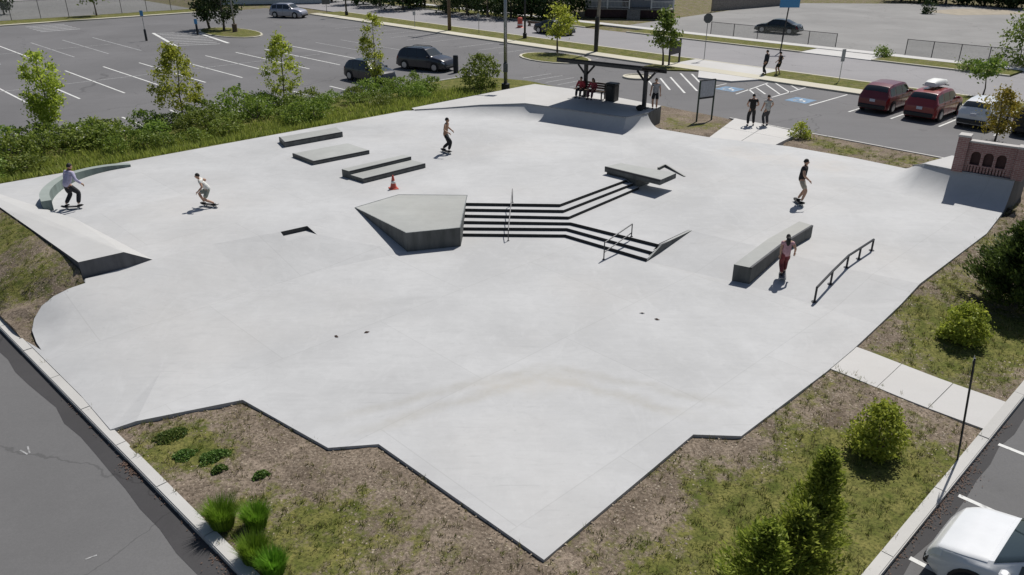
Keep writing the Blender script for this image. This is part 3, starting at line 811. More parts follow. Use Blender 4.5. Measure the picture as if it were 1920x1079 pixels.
# stairs: six solid steps
st = feature("concrete_stairs", "six-step concrete stairs forking left and right in the middle of the skatepark", "stairs", at(RX[2][1], 0))
for k in range(6):
    a = RX[k]; z = ZU - RI * (k + 1)
    if k < 2: b = RX[k + 1]; poly = [a[0], a[1], a[2], b[2], b[1], b[0]]
    elif k == 2: b = RX[3]; poly = [a[0], a[1], b[1], b[0]]
    elif k < 5: b = RX[k + 1]; poly = [a[0], a[1], a[2], b[2], b[1], b[0]]
    else: continue
    poly = [Vector((p.x - (.06 if i in (0, len(poly) - 1) else 0), p.y)) for i, p in enumerate(poly)]
    MB().prism(poly, -.12, z).build("step", M['pad'], st, origin=at(RX[2][1], 0))
# risers: near-black faces of each step edge, standing 4 mm proud
riser_m = mat("riser_dark", (.022, .022, .022), .85, var=.3, scale=5)
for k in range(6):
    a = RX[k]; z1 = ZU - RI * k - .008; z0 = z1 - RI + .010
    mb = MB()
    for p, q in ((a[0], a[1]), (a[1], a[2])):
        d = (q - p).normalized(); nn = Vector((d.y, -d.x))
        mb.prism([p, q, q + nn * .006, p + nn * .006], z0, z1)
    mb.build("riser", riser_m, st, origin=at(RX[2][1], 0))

# five-sided block beside the stairs
o_ = at(PENT[3], 0)
pb = feature("pentagon_block", "five-sided concrete block with flat top left of the stairs", "concrete block", o_)
poly = [Vector((p.x, p.y)) for p in PENT]
cen = sum(poly, Vector((0, 0))) / 5
MB().prism(poly, -.15, ZU + .012).build("block", M['box'], pb, origin=o_)
pin = [p + (cen - p).normalized() * .045 for p in poly]
mb = MB()
for i in range(5):
    a, b = poly[i], poly[(i + 1) % 5]; c_, d_ = pin[(i + 1) % 5], pin[i]
    mb.prism([a, b, c_, d_], ZU + .010, ZU + .019)
mb.build("steel_edge", mat("worn_steel_edge", (.20, .21, .21), .5, .5, var=.3), pb, origin=o_)

# stair cheek wall
o_ = HUB[0]
ck = feature("stair_cheek_wall", "thin triangular concrete wedge at the right end of the lower stairs", "concrete wall", o_)
dd = (Vector((HUB[2].x, HUB[2].y)) - Vector((HUB[0].x, HUB[0].y))).normalized(); nn = Vector((-dd.y, dd.x)) * .12
A_, B_, C_ = [Vector((h.x, h.y)) for h in HUB]
B2 = A_ + dd * (B_ - A_).dot(dd)
MB().prism([A_, B2, C_, C_ + nn, B2 + nn, A_ + nn], [-.1, -.1, .2, .2, -.1, -.1], [.02, ZM + .03, ZM + .012, ZM + .012, ZM + .03, .02]).build("wedge", M['box'], ck, origin=o_)

# raised bank at the far left
o_ = at(PLAT[2], .6)
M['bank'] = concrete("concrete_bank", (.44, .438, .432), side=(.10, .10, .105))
bk = feature("corner_bank", "raised white concrete bank with dark front wall at the left corner", "ramp", o_)
mb = MB()
tp = PLAT
mb.add([*tp], [tuple(range(len(tp)))])
mb.add([PLAT[0], PLAT[1], WEDGE], [(0, 2, 1)])
low = [at(PLAT[2], .2), at(PLAT[1], .2), at(WEDGE, .45)]
mb.add([PLAT[2], PLAT[1], WEDGE, *low], [(0, 1, 4, 3), (1, 2, 5, 4)])
for i in range(2, len(PLAT) - 1):
    a, b = PLAT[i], PLAT[i + 1]; mb.add([a, b, at(b, -.3), at(a, -.3)], [(0, 1, 2, 3)])
mb.build("bank", M['bank'], bk, origin=o_)

# earth mound against that bank
o_ = None
edge = [at(PLAT[5], PLAT[5].z - .06), at(PLAT[4], PLAT[4].z - .06), at(PLAT[3], PLAT[3].z - .06), at(PLAT[3].lerp(PLAT[2], .7), 1.06), at(PLAT[2], .95), P3(160, 531, .56), P3(130, 541, .54), P3(100, 556, .45), P3(78, 574, .29), P3(64, 598, .07), P3(60, 620, -.05), P3(67, 643, -.09), P3(78, 659, -.10)]
edge = [q + Vector((-.02, -.02, 0)) for q in edge]
lk = [Vector((*(LC0 + dl * t - nl * .24), T((LC0 + dl * t).y) + .115)) for t in (1.33, 0.0, -2.0, -6.0)]
pts = edge + lk; ids = list(range(len(pts))); vin2 = [Vector((p.x, p.y)) for p in pts]; allp = list(pts)
rg = random.Random(11)
for _ in range(500):
    x, y = rg.uniform(-22, -12.5), rg.uniform(18.5, 30)
    if in_poly(x, y, pts):
        P_ = Vector((x, y)); db, zb = 1e9, 0.0
        for i in range(12):
            a_, b_ = Vector((edge[i].x, edge[i].y)), Vector((edge[i + 1].x, edge[i + 1].y)); t = max(0, min(1, (P_ - a_).dot(b_ - a_) / (b_ - a_).length_squared))
            dd_ = (P_ - a_.lerp(b_, t)).length
            if dd_ < db: db, zb = dd_, edge[i].z * (1 - t) + edge[i + 1].z * t
        dk = abs((P_ - LC0).dot(nl)); k_ = (dk / (dk + db)) ** .8; ws = 1; zsu = (T(y) + .115) * (1 - k_) + zb * k_
        allp.append(Vector((x, y, zsu / ws + rg.uniform(-.03, .03)))); vin2.append(Vector((x, y)))
r2 = geometry.delaunay_2d_cdt(vin2, [(i, (i + 1) % len(pts)) for i in range(len(pts))], [ids], 1, 1e-5)
mb = MB(); mb.add([(v.x, v.y, allp[r2[3][i][0]].z if r2[3][i] else 0.3) for i, v in enumerate(r2[0])], [tuple(f) for f in r2[2]])
mound = mb.build("earth_mound", M['soil'], None, True); mound["kind"] = "structure"
at_ = mound.data.attributes.new("green", 'FLOAT', 'POINT'); at_.data.foreach_set("value", [min(1, green(v.co.x, v.co.y) + .12) for v in mound.data.vertices])
MOUND = [[Vector((r2[0][i].x, r2[0][i].y, allp[r2[3][i][0]].z if r2[3][i] else .3)) for i in f] for f in r2[2]]

# quarter pipes: curved transition, deck, side walls, steel coping
def quarter_pipe(name, label, base, lip, deck, nseg=10, th=52):
    o_ = at(lip[len(lip) // 2], .3)
    q = feature(name, label, "quarter pipe", o_)
    th = R(th); rows = []
    # refine along the length
    def refine(c, k=6):
        out = []
        for i in range(len(c) - 1):
            for j in range(k): out.append(c[i].lerp(c[i + 1], j / k))
        out.append(c[-1]); return out
    B, L_ = refine(base), refine(lip); V = []; F = []
    for b, l in zip(B, L_):
        for j in range(nseg + 1):
            t = th * j / nseg; fx = math.sin(t) / math.sin(th); fz = (1 - math.cos(t)) / (1 - math.cos(th))
            V.append((b.x + (l.x - b.x) * fx, b.y + (l.y - b.y) * fx, b.z + (l.z - b.z) * fz))
    m = nseg + 1
    for i in range(len(B) - 1):
        for j in range(nseg): F.append((i * m + j, (i + 1) * m + j, (i + 1) * m + j + 1, i * m + j + 1))
    MB().add(V, F).build("transition", M['pad'], q, R(35), origin=o_)
    mb = MB()
    mb.prism([Vector((p.x, p.y)) for p in lip] + [Vector((p.x, p.y)) for p in deck], -.2, [p.z + .004 for p in lip] + [p.z + .004 for p in deck])
    dk = mb.build("deck", M['deck'], q, origin=o_)
    # end wall below the curve at both ends
    for e in (0, len(B) - 1):
        mb = MB(); colm = V[e * m:(e + 1) * m]; mb.add(colm + [(x, y, -.3) for x, y, z in colm], [(j, j + 1, m + j + 1, m + j) for j in range(nseg)])
        mb.build("side_wall", M['box'], q, origin=o_)
    MB().tube([p + Vector((0, 0, .008)) for p in lip], .035, 8).build("coping", M['steel'], q, True, origin=o_)
    return q
quarter_pipe("back_quarter_pipe", "wide concrete quarter pipe in front of the black shelter", QB, LIP,
             [P3(1240, 199, 1.2), P3(1200, 191, 1.2), P3(1080, 168, 1.2), P3(1003, 158, 1.2), P3(985, 161, 1.2), P3(870, 183, .95), P3(772, 203, .715)])
quarter_pipe("castle_quarter_pipe", "concrete quarter pipe below the red brick castle wall", QB2, LIP2,
             [P3(1915, 334, 1.3), P3(1930, 316, 1.3), P3(1785, 292, 1.3), P3(1740, 304, 1.28), P3(1727, 308, 1.05), P3(1719, 309, .78)])

# box ledges
def ledge(name, label, F_, R_, L_, h, z, cat="ledge", edge=True, m='box'):
    F_ = P3(*F_, z); R_ = P3(*R_, z); L_ = P3(*L_, z); B_ = R_ + L_ - F_
    q = feature(name, label, cat, F_)
    poly = [Vector((p.x, p.y)) for p in (F_, R_, B_, L_)]
    MB().prism(poly, z - .12, z + h).build("block", M[m], q, origin=F_)
    if edge:
        c = sum(poly, Vector((0, 0))) / 4; mb = MB()
        for i in range(4):
            a, b = poly[i], poly[(i + 1) % 4]; d = (b - a).normalized(); nn = Vector((-d.y, d.x))
            if nn.dot(c - a) < 0: nn = -nn
            if i in (0, 3): mb.prism([a - nn * .004, b - nn * .004, b + nn * .05, a + nn * .05], z + h - .05, z + h + .005 + .001 * i)
        mb.build("steel_edge", M['dark_steel'], q, origin=F_)
    return q
ledge("low_ledge", "long narrow concrete ledge nearest the hedge, left of the skater without shirt", (534, 277), (643, 257), (524, 267), .25, ZU)
ledge("manual_pad", "wide flat concrete pad, middle of three beside the hedge", (588, 310), (693, 289), (549, 295), .17, ZU, "manual pad")
two = feature("two_level_pad", "two-level concrete pad, rightmost of three and behind the orange cone", "manual pad", P3(683, 344, ZU))
F1, R1, L1_, L2_ = P3(683, 344, ZU), P3(798, 315, ZU), P3(657, 336, ZU), P3(642, 331.5, ZU)
o_ = F1; R1b = R1 + L1_ - F1; R2b = R1 + L2_ - F1
f2 = lambda *p: [Vector((q.x, q.y)) for q in p]
MB().prism(f2(F1, R1, R1b, L1_), ZU - .1, ZU + .19).build("lower_block", M['box'], two, origin=o_)
MB().prism(f2(L1_, R1b, R2b, L2_), ZU - .1, ZU + .33).build("upper_block", M['box'], two, origin=o_)
mb = MB(); dq = (Vector((R1.x, R1.y)) - Vector((F1.x, F1.y))).normalized(); nq = Vector((dq.y, -dq.x))
for a, b, h in ((F1, R1, .19), (L1_, R1b, .33)):
    A_, B_ = f2(a, b); mb.prism([A_ + nq * .004, B_ + nq * .004, B_ - nq * .05, A_ - nq * .05], ZU + h - .05, ZU + h + .005)
mb.build("steel_edge", M['dark_steel'], two, origin=o_)

# floating slab over the upper stairs
tq = [P3(1134, 313, 1.02), P3(1164, 306, 1.02), P3(1268, 325, 1.02), P3(1238, 338, 1.02)]
o_ = at(tq[0], ZU)
fs_ = feature("cantilever_slab", "flat concrete slab sticking out over the upper right stairs", "ledge", o_)
MB().prism(f2(*tq), .80, 1.02).build("slab", M['box'], fs_, origin=o_)
a = tq[0].lerp(tq[3], .02); b = tq[0].lerp(tq[3], .55); c_ = tq[1].lerp(tq[2], .55); d_ = tq[1].lerp(tq[2], .02)
MB().prism(f2(a.lerp(d_, .08), b.lerp(c_, .12), c_, d_), .2, .801).build("pier", M['box'], fs_, origin=o_)
dq = (Vector((tq[3].x, tq[3].y)) - Vector((tq[0].x, tq[0].y))).normalized(); nq = Vector((dq.y, -dq.x))
A_, B_ = f2(tq[0], tq[3])
MB().prism([A_ + nq * .004, B_ + nq * .004, B_ - nq * .06, A_ - nq * .06], .95, 1.026).build("steel_edge", M['dark_steel'], fs_, origin=o_)
cq = [gp(1235, 320), gp(1247, 314), gp(1283, 332)]
o_ = at(cq[1], .4)
cw = feature("corner_curb", "low angled concrete curb behind the slab over the stairs", "ledge", o_)
mb = MB()
for a, b, ha, hb_ in ((cq[0], cq[1], .13, .13), (cq[1], cq[2], .13, .03)):
    A_, B_ = f2(a, b); d = (B_ - A_).normalized(); nn = Vector((-d.y, d.x)) * .07; za, zb = a.z + ha, b.z + hb_
    mb.prism([A_, B_, B_ + nn, A_ + nn], .1, [za, zb, zb, za])
mb.build("curb", M['box'], cw, origin=o_)

# kinked hubba ledge on the right bank
def topz(a, h): return a.z + h
lg = [(P3(1372, 527, 0), P3(1405, 534, 0), .58), (P3(1435, 476, .2), P3(1462, 487, .19), .53), (P3(1495, 437, ZM), P3(1521, 445, ZM), .44)]
o_ = lg[0][0]
kl = feature("kinked_ledge", "long concrete ledge with a bent top beside the girl in pink", "ledge", o_)
mb = MB()
for (a, b, h0), (c_, d_, h1) in zip(lg, lg[1:]):
    ta, tc_ = a.z + h0, c_.z + h1
    mb.prism(f2(a, b, d_, c_), [-.1, -.1, .0, .0], [ta, ta, tc_, tc_])
mb.build("block", M['box'], kl, origin=o_)
mb = MB()
for (a, b, h0), (c_, d_, h1) in zip(lg, lg[1:]):
    ta, tc_ = a.z + h0 + .006, c_.z + h1 + .006
    e1 = b.lerp(a, .12); e2 = d_.lerp(c_, .12)
    x = (b - a).normalized() * .004
    mb.prism(f2(b + x, d_ + x, e2, e1), [ta - .06, tc_ - .06, tc_ - .06, ta - .06], [ta, tc_, tc_, ta])
mb.build("steel_edge", M['dark_steel'], kl, origin=o_)

# curved ledge on the left
cp = [(91, 393), (87, 380), (94, 366), (112, 351), (138, 337), (170, 326), (206, 317), (244, 311)]
cpts = [P3(x, y, .70) for x, y in cp]
hs = [.34, .34, .33, .32, .29, .24, .17, .09]
o_ = cpts[0]
cl = feature("curved_ledge", "curved concrete ledge behind the skater in the lilac shirt", "ledge", o_)
fine, fh = [], []
for i in range(len(cpts) - 1):
    p0, p1, p2, p3 = cpts[max(i - 1, 0)], cpts[i], cpts[i + 1], cpts[min(i + 2, len(cpts) - 1)]
    for k in range(5):
        t = k / 5; fine.append(.5 * ((2 * p1) + (p2 - p0) * t + (2 * p0 - 5 * p1 + 4 * p2 - p3) * t * t + (3 * p1 - p0 - 3 * p2 + p3) * t ** 3)); fh.append(hs[i] * (1 - t) + hs[i + 1] * t)
fine.append(cpts[-1]); fh.append(hs[-1])
V, Fc = [], []
for i, p in enumerate(fine):
    d = (fine[min(i + 1, len(fine) - 1)] - fine[max(i - 1, 0)]); d.z = 0; d.normalize(); nn = Vector((-d.y, d.x, 0)) * .17
    zt = .70 + fh[i]
    V += [at(p - nn, .55), at(p + nn, .55), at(p + nn, zt), at(p - nn, zt)]
for i in range(len(fine) - 1):
    a = i * 4
    for k in range(4): Fc.append((a + k, a + (k + 1) % 4, a + 4 + (k + 1) % 4, a + 4 + k))
Fc += [(0, 1, 2, 3), (len(V) - 4, len(V) - 1, len(V) - 2, len(V) - 3)]
MB().add(V, Fc).build("ledge", concrete("green_concrete", (.27, .305, .285), amount=1.4, side=(.15, .185, .17)), cl, origin=o_)

# rails
def posts_rail(name, label, bases, tops, r, m, lower=None, cat="rail"):
    q = feature(name, label, cat, bases[0])
    MB().tube(tops, r, 8).build("top_bar", M[m], q, R(40), origin=bases[0])
    for b, t in zip(bases, tops):
        MB().tube([b - Vector((0, 0, .05)), t], r * .9, 8).add([], []).build("post", M[m], q, R(40), origin=bases[0])
        MB().lathe([(r * 2.4, -.005), (r * 2.4, .012), (r * 1.2, .014)], b, 10).build("foot_plate", M[m], q, origin=bases[0])
    if lower:
        MB().tube(lower, r * .8, 8).build("lower_bar", M[m], q, R(40), origin=bases[0])
    return q
fb = [gp(1527, 566), gp(1557, 533), gp(1587, 502), gp(1610, 486), gp(1634, 470)]
hb = [.47, .45, .42, .40, .40]
posts_rail("flat_rail", "black steel grind rail with five posts at the right", fb, [b + Vector((0, 0, h)) for b, h in zip(fb, hb)], .038, 'dark_steel')
hb0 = g(961, 384, ZU); hb1 = g(953, 452, 0)
posts_rail("stair_handrail", "thin straight handrail down the middle of the stairs", [hb0 + Vector((0, .25, 0)), hb1], [hb0 + Vector((0, .25, .55)), hb1 + Vector((0, 0, .42))], .019, 'rail_steel')
q0, q1 = g(1184, 444, ZM), g(1132, 487, 0)
t0, t1 = q0 + Vector((0, 0, .48)), q1 + Vector((0, 0, .62))
posts_rail("lower_stair_rail", "slim double-bar rail crossing the lower right stairs", [q0, q1], [t0, t1], .022, 'dark_steel', [q0.lerp(t0, .3), q1.lerp(t1, .42)])

# concrete walks
wk = tag(bpy.data.objects.new("side_walk", None), kind="structure"); COL.objects.link(wk)
A_, B_ = gt(1600, 655, .115), gt(1553, 697, .115); C_, D_ = gt(1892, 757, .115), gt(1846, 806, .115)
for i in range(3):
    t0, t1 = i / 3 + .002, (i + 1) / 3 - .002
    a, b, c_, d_ = A_.lerp(C_, t0), A_.lerp(C_, t1), B_.lerp(D_, t1), B_.lerp(D_, t0)
    sheet("walk_panel", f2(a, b, c_, d_), .13 + .004 * (i % 2), M['walk'], .2, parent=wk, cell=.6, zf=zsmooth)
ew = tag(bpy.data.objects.new("entrance_walk", None), kind="structure"); COL.objects.link(ew)
A_, B_ = P3(1330, 258, .3), P3(1450, 275, .3); C_, D_ = P3(1378, 223, .24), P3(1502, 250, .24)
for i in range(2):
    for j in range(2):
        f = lambda u_, v_: A_.lerp(B_, u_).lerp(C_.lerp(D_, u_), v_)
        u0, u1, v0, v1 = i / 2 + .004, (i + 1) / 2 - .004, j / 2 - (.06 if j == 0 else 0) + .003, (j + 1) / 2 - .003
        poly = [f(u0, v0), f(u1, v0), f(u1, v1), f(u0, v1)]
        MB().prism(f2(*poly), 0, [.325 - .05 * v0, .325 - .05 * v0, .325 - .05 * v1, .325 - .05 * v1]).build("walk_panel", M['walk'], ew)

# ================================================================== SHELTER, CASTLE WALL, STREET FURNITURE
# --- shelter on the deck
pl, prt = P3(1097, 181, 1.2), P3(1207, 204, 1.2)
fe0, fe1 = Vector((2.5, 44.6)), Vector((6.8, 41.5))
rd = (fe1 - fe0).normalized(); rb = Vector((-rd.y, rd.x))
if rb.y < 0: rb = -rb
ZF, ZB, DEP = 3.72, 3.16, 3.1
o_ = at((pl + prt) / 2, 1.2)
sh = thing("picnic_shelter", "black steel shelter with a thin flat roof above the back quarter pipe", "shelter", o_)
re0, re1 = fe0 + rb * DEP, fe1 + rb * DEP
mb = MB(); mb.prism([fe0, fe1, re1, re0], [ZF - .05, ZF - .05, ZB - .05, ZB - .05], [ZF + .03, ZF + .03, ZB + .03, ZB + .03])
mb.build("roof", mat("roof_metal", (.018, .018, .02), .7, 0, var=.15), sh, origin=o_)
mb = MB()
for t in (0, DEP):
    a, b = fe0 + rb * t, fe1 + rb * t; z = ZF + (ZB - ZF) * t / DEP
    mb.box(((a.x + b.x) / 2, (a.y + b.y) / 2, z - .13), ((b - a).length - .05, .1, .16), math.atan2(rd.y, rd.x))
    mb.build("fascia_beam", M['dark_steel'], sh, origin=o_); mb = MB()
for base in (pl, prt):
    z = ZF - .2 + (ZB - ZF) * (Vector((base.x, base.y)) - fe0).dot(rb) / DEP
    MB().bbox((base.x, base.y, (1.2 + z) / 2), (.2, .2, z - 1.2), math.atan2(rd.y, rd.x), .02).build("post", M['dark_steel'], sh, origin=o_)
    MB().box((base.x, base.y, 1.23), (.42, .42, .06), math.atan2(rd.y, rd.x)).build("base_plate", M['dark_steel'], sh, origin=o_)
    for sgn in (-1, 1):
        e = base + Vector((rd.x, rd.y, 0)) * sgn * .55; e.z = z - .02
        MB().tube([(base.x, base.y, z - .62), e], .06, 6).build("brace", M['dark_steel'], sh, origin=o_)
    b2 = Vector((base.x, base.y)); t0 = (b2 - fe0).dot(rb)
    a3 = b2 - rb * (t0 - .1); c3 = b2 + rb * (DEP - t0 - .1)
    MB().tube([(a3.x, a3.y, ZF - .14), (c3.x, c3.y, ZB - .14)], .07, 6).build("cross_beam", M['dark_steel'], sh, origin=o_)
# bench
bc = P3(1106, 184, 1.2); ba = math.atan2(rd.y, rd.x)
bn = thing("park_bench", "dark bench with two people sitting under the shelter", "bench", bc, ba)
for i in range(4): MB().box((0, -.18 + i * .12, .45), (2.0, .1, .04)).build("seat_slat", M['wood'], bn)
for i in range(3): MB().box((0, .27 + i * .02, .58 + i * .13), (2.0, .035, .1)).build("back_slat", M['wood'], bn)
for x in (-.85, .85):
    MB().box((x, -.15, .215), (.06, .06, .43)).box((x, .24, .44), (.06, .06, .88)).box((x, .04, .41), (.058, .4, .05)).build("leg", M['dark_steel'], bn)
# litter bin
tb = thing("litter_bin", "black square litter bin on the deck under the shelter", "trash bin", P3(1147, 189, 1.2), ba)
MB().bbox((0, 0, .46), (.6, .6, .92), 0, .05).build("body", M['black'], tb)
MB().bbox((0, 0, .97), (.66, .66, .1), 0, .05).build("lid", M['black'], tb)
MB().box((0, -.335, .78), (.34, .02, .16)).build("opening", M['dark_steel'], tb)

# --- brick castle wall
k0, k1 = LIP2[4].copy(), LIP2[5].copy(); k0 = g(1783, 321, 1.3); k1 = g(1910, 341, 1.3)
kd = Vector((k1.x - k0.x, k1.y - k0.y)); kl_ = kd.length; ka = math.atan2(kd.y, kd.x)
cs = thing("castle_wall", "red brick castle wall with arched niches and two towers on the right quarter pipe", "wall", k0 + Vector((-math.sin(ka), math.cos(ka), 0)) * .22, ka)
hw = tall(k0.lerp(k1, .5), 274); ht = tall(k0, 257)
tw = .40
def arch_bay(x0, x1, z0, z1, cx, r, zs, y0, y1, name):
    pts = [(x0, z0), (x0, z1), (x1, z1), (x1, z0), (cx + r, z0), (cx + r, zs)] + [(cx + r * math.cos(t), zs + r * math.sin(t)) for t in [math.pi * i / 10 for i in range(1, 10)]] + [(cx - r, zs), (cx - r, z0)]
    n = len(pts); V = [(x, y0, z) for x, z in pts] + [(x, y1, z) for x, z in pts]
    F = [tuple(range(n)), tuple(reversed(range(n, 2 * n)))] + [(i, n + i, n + (i + 1) % n, (i + 1) % n) for i in range(n)]
    return MB().add(V, F).build(name, M['brick'], cs)
x0, x1 = tw - .02, kl_ - .30
MB().box(((x0 + x1) / 2, .17, hw / 2), (x1 - x0, .16, hw)).build("back_wall", M['brick'], cs)
bw = (x1 - x0 - .36) / 3
MB().box((x0 + .06, .02, hw / 2), (.12, .14, hw)).build("pier", M['brick'], cs)
MB().box((x1 - .12, .02, hw / 2), (.24, .14, hw)).build("pier", M['brick'], cs)
for i in range(3):
    a = x0 + .12 + i * bw; arch_bay(a, a + bw - .001, .34, hw, a + bw / 2, bw * .38, hw * .58, -.05, .09, "arch_panel")
    MB().box((a + bw / 2, .085, hw * .58), (bw * .76, .006, hw * .62)).build("niche_back", M['dark_niche'], cs)  # recess shade put into the colour: brick tone darkened behind the arch
nb = 12
for i in range(nb):
    MB().box((x0 + .12 + (i + .5) * (3 * bw) / nb, .02, .15), (.07, .14, .30)).build("baluster", M['brick'], cs)
MB().box((x0 + .12 + 1.5 * bw, .02, .32), (3 * bw, .15, .04)).build("sill_band", M['brick'], cs)
MB().bbox(((x0 + x1) / 2, .09, hw + .03), (x1 - x0, .36, .06), 0, .01).build("cap", M['cap'], cs)
for xc, h_ in ((tw / 2 - .02, ht), (kl_ - .1, ht * .88)):
    MB().box((xc, .08, h_ / 2), (tw, .5, h_)).build("tower", M['brick'], cs)
    MB().bbox((xc, .08, h_ + .04), (tw + .05, .55, .08), 0, .015).build("tower_cap", M['cap'], cs)
    for sx in (-1, 1):
        pass

# --- poles and signs
def pole(name, label, base, h, r0, r1, m, cat="pole", lean=(0, 0), foot=None):
    p = thing(name, label, cat, base)
    MB().tube([(0, 0, -.2), (lean[0] * .5, lean[1] * .5, h / 2), (lean[0], lean[1], h)], [r0, (r0 + r1) / 2, r1], 12).build("shaft", M[m], p, True)
    if foot: MB().lathe([(foot[0], -.1), (foot[0], foot[1] - .03), (foot[0] - .03, foot[1])], (0, 0, 0), 14).build("footing", M[foot[2]], p, R(40))
    return p
lp = pole("light_pole", "tall grey metal light pole at the right end of the hedge", gt(948, 172, .1), 9.0, .13, .09, 'steel', "light pole", foot=(.28, .55, 'dark_steel'))
MB().box((.0, -.17, 1.6), (.3, .2, .55)).build("control_box", M['sign_back'], lp)
MB().tube([(0, 0, 8.8), (.8, -.5, 9.0), (1.6, -1.0, 9.0)], .05, 8).build("arm", M['steel'], lp)
MB().bbox((1.9, -1.2, 9.0), (.7, .35, .14), -.56, .04).build("lamp_head", M['steel'], lp)
p = pole("utility_pole", "leaning grey wooden utility pole beside the street behind the shelter", gt(1117, 97, .12), 10, .17, .12, 'wood_grey', "utility pole", (.35, .2))
MB().box((.33, .2, 9.2), (2.4, .1, .12), -.8).build("cross_arm", M['wood_grey'], p)
MB().lathe([(.185, 0.0), (.185, 2.9), (.17, 2.92)], (0, 0, 0), 12).build("dark_sleeve", M['dark_steel'], p)
p = pole("utility_pole", "thick dark wooden utility pole on the verge above the two black cars", gt(843, 57, .12), 10, .2, .14, 'wood', "utility pole")
MB().box((0, 0, 9.2), (2.4, .1, .12), -.8).build("cross_arm", M['wood'], p)
for x, y, ht_, lab in ((650, 29, 0, "dark street lamp post beyond the far end of the left car park"), (984, 72, 0, "dark post on the verge left of the leaning utility pole")):
    b = gt(x, y, .12); p = pole("lamp_post", lab, b, 6.5, .11, .07, 'dark_steel', "lamp post", foot=(.2, .5, 'black'))
    MB().lathe([(.1, 6.4), (.28, 6.5), (.28, 6.62), (.05, 6.9)], (0, 0, 0), 12).build("lantern", M['dark_steel'], p)
def sign(name, label, base, ytop, plate, m, az, r=.03, cat="sign", lean=(0, 0), postm='steel', back='sign_back'):
    h = tall(base, ytop); p = thing(name, label, cat, base)
    MB().tube([(0, 0, -.2), (lean[0], lean[1], h)], r, 8).build("post", M[postm], p)
    w, hh, shp = plate
    if shp == 'oct': poly = [(w / 2 * math.cos(R(22.5 + 45 * i)) / math.cos(R(22.5)), w / 2 * math.sin(R(22.5 + 45 * i)) / math.cos(R(22.5))) for i in range(8)]
    else: poly = [(-w / 2, -hh / 2), (w / 2, -hh / 2), (w / 2, hh / 2), (-w / 2, hh / 2)]
    n = len(poly); ca, sa = math.cos(az), math.sin(az); zc = h - hh / 2 + .02
    V = []
    for off in (.045, .06):
        for x, z in poly: V.append((lean[0] + x * ca - off * -sa * -1, lean[1] + x * sa - off * ca, zc + z))
    MB().add(V, [tuple(range(n)), tuple(reversed(range(n, 2 * n)))] + [(i, (i + 1) % n, n + (i + 1) % n, n + i) for i in range(n)]).build("plate", M[m], p)
    return p
sign("stop_sign", "back of a dark road sign on a thin post beside the far street", gt(1320, 112, .12), 26, (.75, .75, 'oct'), 'sign_back', .1)
sp = sign("blue_sign", "blue street sign on a tall post behind the two dark-clad people", gt(1463, 96, .12), -2, (1.75, .75, 'r'), 'sign_blue', 0, .06, lean=(.25, 0), postm='dark_steel')
sign("small_street_sign", "pale narrow sign on a white post beside the street", gt(1573, 153, .12), 93, (.32, .85, 'r'), 'panel', .3, .028, postm='white_paint')
sign("edge_on_sign", "thin dark sign post seen edge-on beside the lower right kerb", gt(1797, 862, .12), 672, (.3, .45, 'r'), 'sign_back', R(54.6), .022, lean=(-.28, 0), postm='dark_steel')
sign("far_sign", "thin sign post on the verge beyond the left car park", gt(778, 51, .12), 22, (.3, .4, 'r'), 'panel', .4, .03)
sign("far_sign_dark", "dark square sign on a post at the far end of the street", gt(613, 25, .12), -2, (1.0, .7, 'r'), 'sign_back', .3, .04)
sign("verge_sign", "thin grey sign post on the verge left of the light pole", gt(898, 62, .12), 26, (.3, .4, 'r'), 'panel', .4, .03)
# parking posts of the left car park
for (x, y, yt, lab) in ((275, 77, 20, "blue-grey parking sign on a black bollard in the left car park"), (371, 66, 36, "short sign bollard beside the tree island in the left car park")):
    b = gt(x, y, 0); p = thing("bollard_sign", lab, "sign", b); h = tall(b, yt)
    MB().lathe([(.11, 0), (.11, 1.05), (.06, 1.12)], (0, 0, 0), 12).build("bollard", M['black'], p, R(40))
    MB().tube([(0, 0, 1.0), (0, 0, h)], .03, 8).build("post", M['steel'], p)
    MB().box((0, -.04, h - .25), (.32, .02, .5)).build("plate", M['sign_blue'], p)
b = gt(855, 137, 0); p = thing("pay_post", "thick black post beside the front of the dark pickup", "post", b)
MB().lathe([(.2, 0), (.2, 1.25), (.16, 1.32)], (0, 0, 0), 14).build("body", M['black'], p, R(40))
MB().lathe([(.205, 1.1), (.205, 1.18)], (0, 0, 0), 14).build("band", M['dark_steel'], p)
# notice board
na, nb_ = P3(1306, 226, .30), P3(1334, 222, .30); hN = tall(na, 152)
nbd = thing("notice_board", "two-post notice board with a pale grey panel on the bare bed", "notice board", na)
dv = nb_ - na; an = math.atan2(dv.y, dv.x)
for q in (Vector((0, 0, 0)), dv): MB().tube([(q.x, q.y, -.2), (q.x, q.y, hN)], .05, 8).build("post", mat("green_steel", (.035, .06, .045), .5, .3), nbd)
MB().box((dv.x / 2, dv.y / 2, hN - .48), (dv.length - .1, .05, .86), an).build("panel", M['panel'], nbd)
MB().box((dv.x / 2, dv.y / 2, hN - .98), (dv.length, .07, .1), an).build("bottom_rail", M['dark_steel'], nbd)
MB().box((dv.x / 2, dv.y / 2, hN + .0), (dv.length, .07, .06), an).build("top_rail", M['dark_steel'], nbd)
# dark entrance sign behind the little street tree
ea, eb = gt(1254, 122, .12), gt(1273, 117, .12); dv = eb - ea; an = math.atan2(dv.y, dv.x); he = tall(ea, 76)
es = thing("entrance_sign", "dark two-post entrance sign beside the small street tree", "sign", ea)
for q in (Vector((0, 0, 0)), dv): MB().box((q.x, q.y, he / 2), (.12, .12, he), an).build("post", M['dark_steel'], es)
MB().box((dv.x / 2, dv.y / 2, he - .65), (dv.length, .1, 1.0), an).build("board", M['dark_steel'], es)
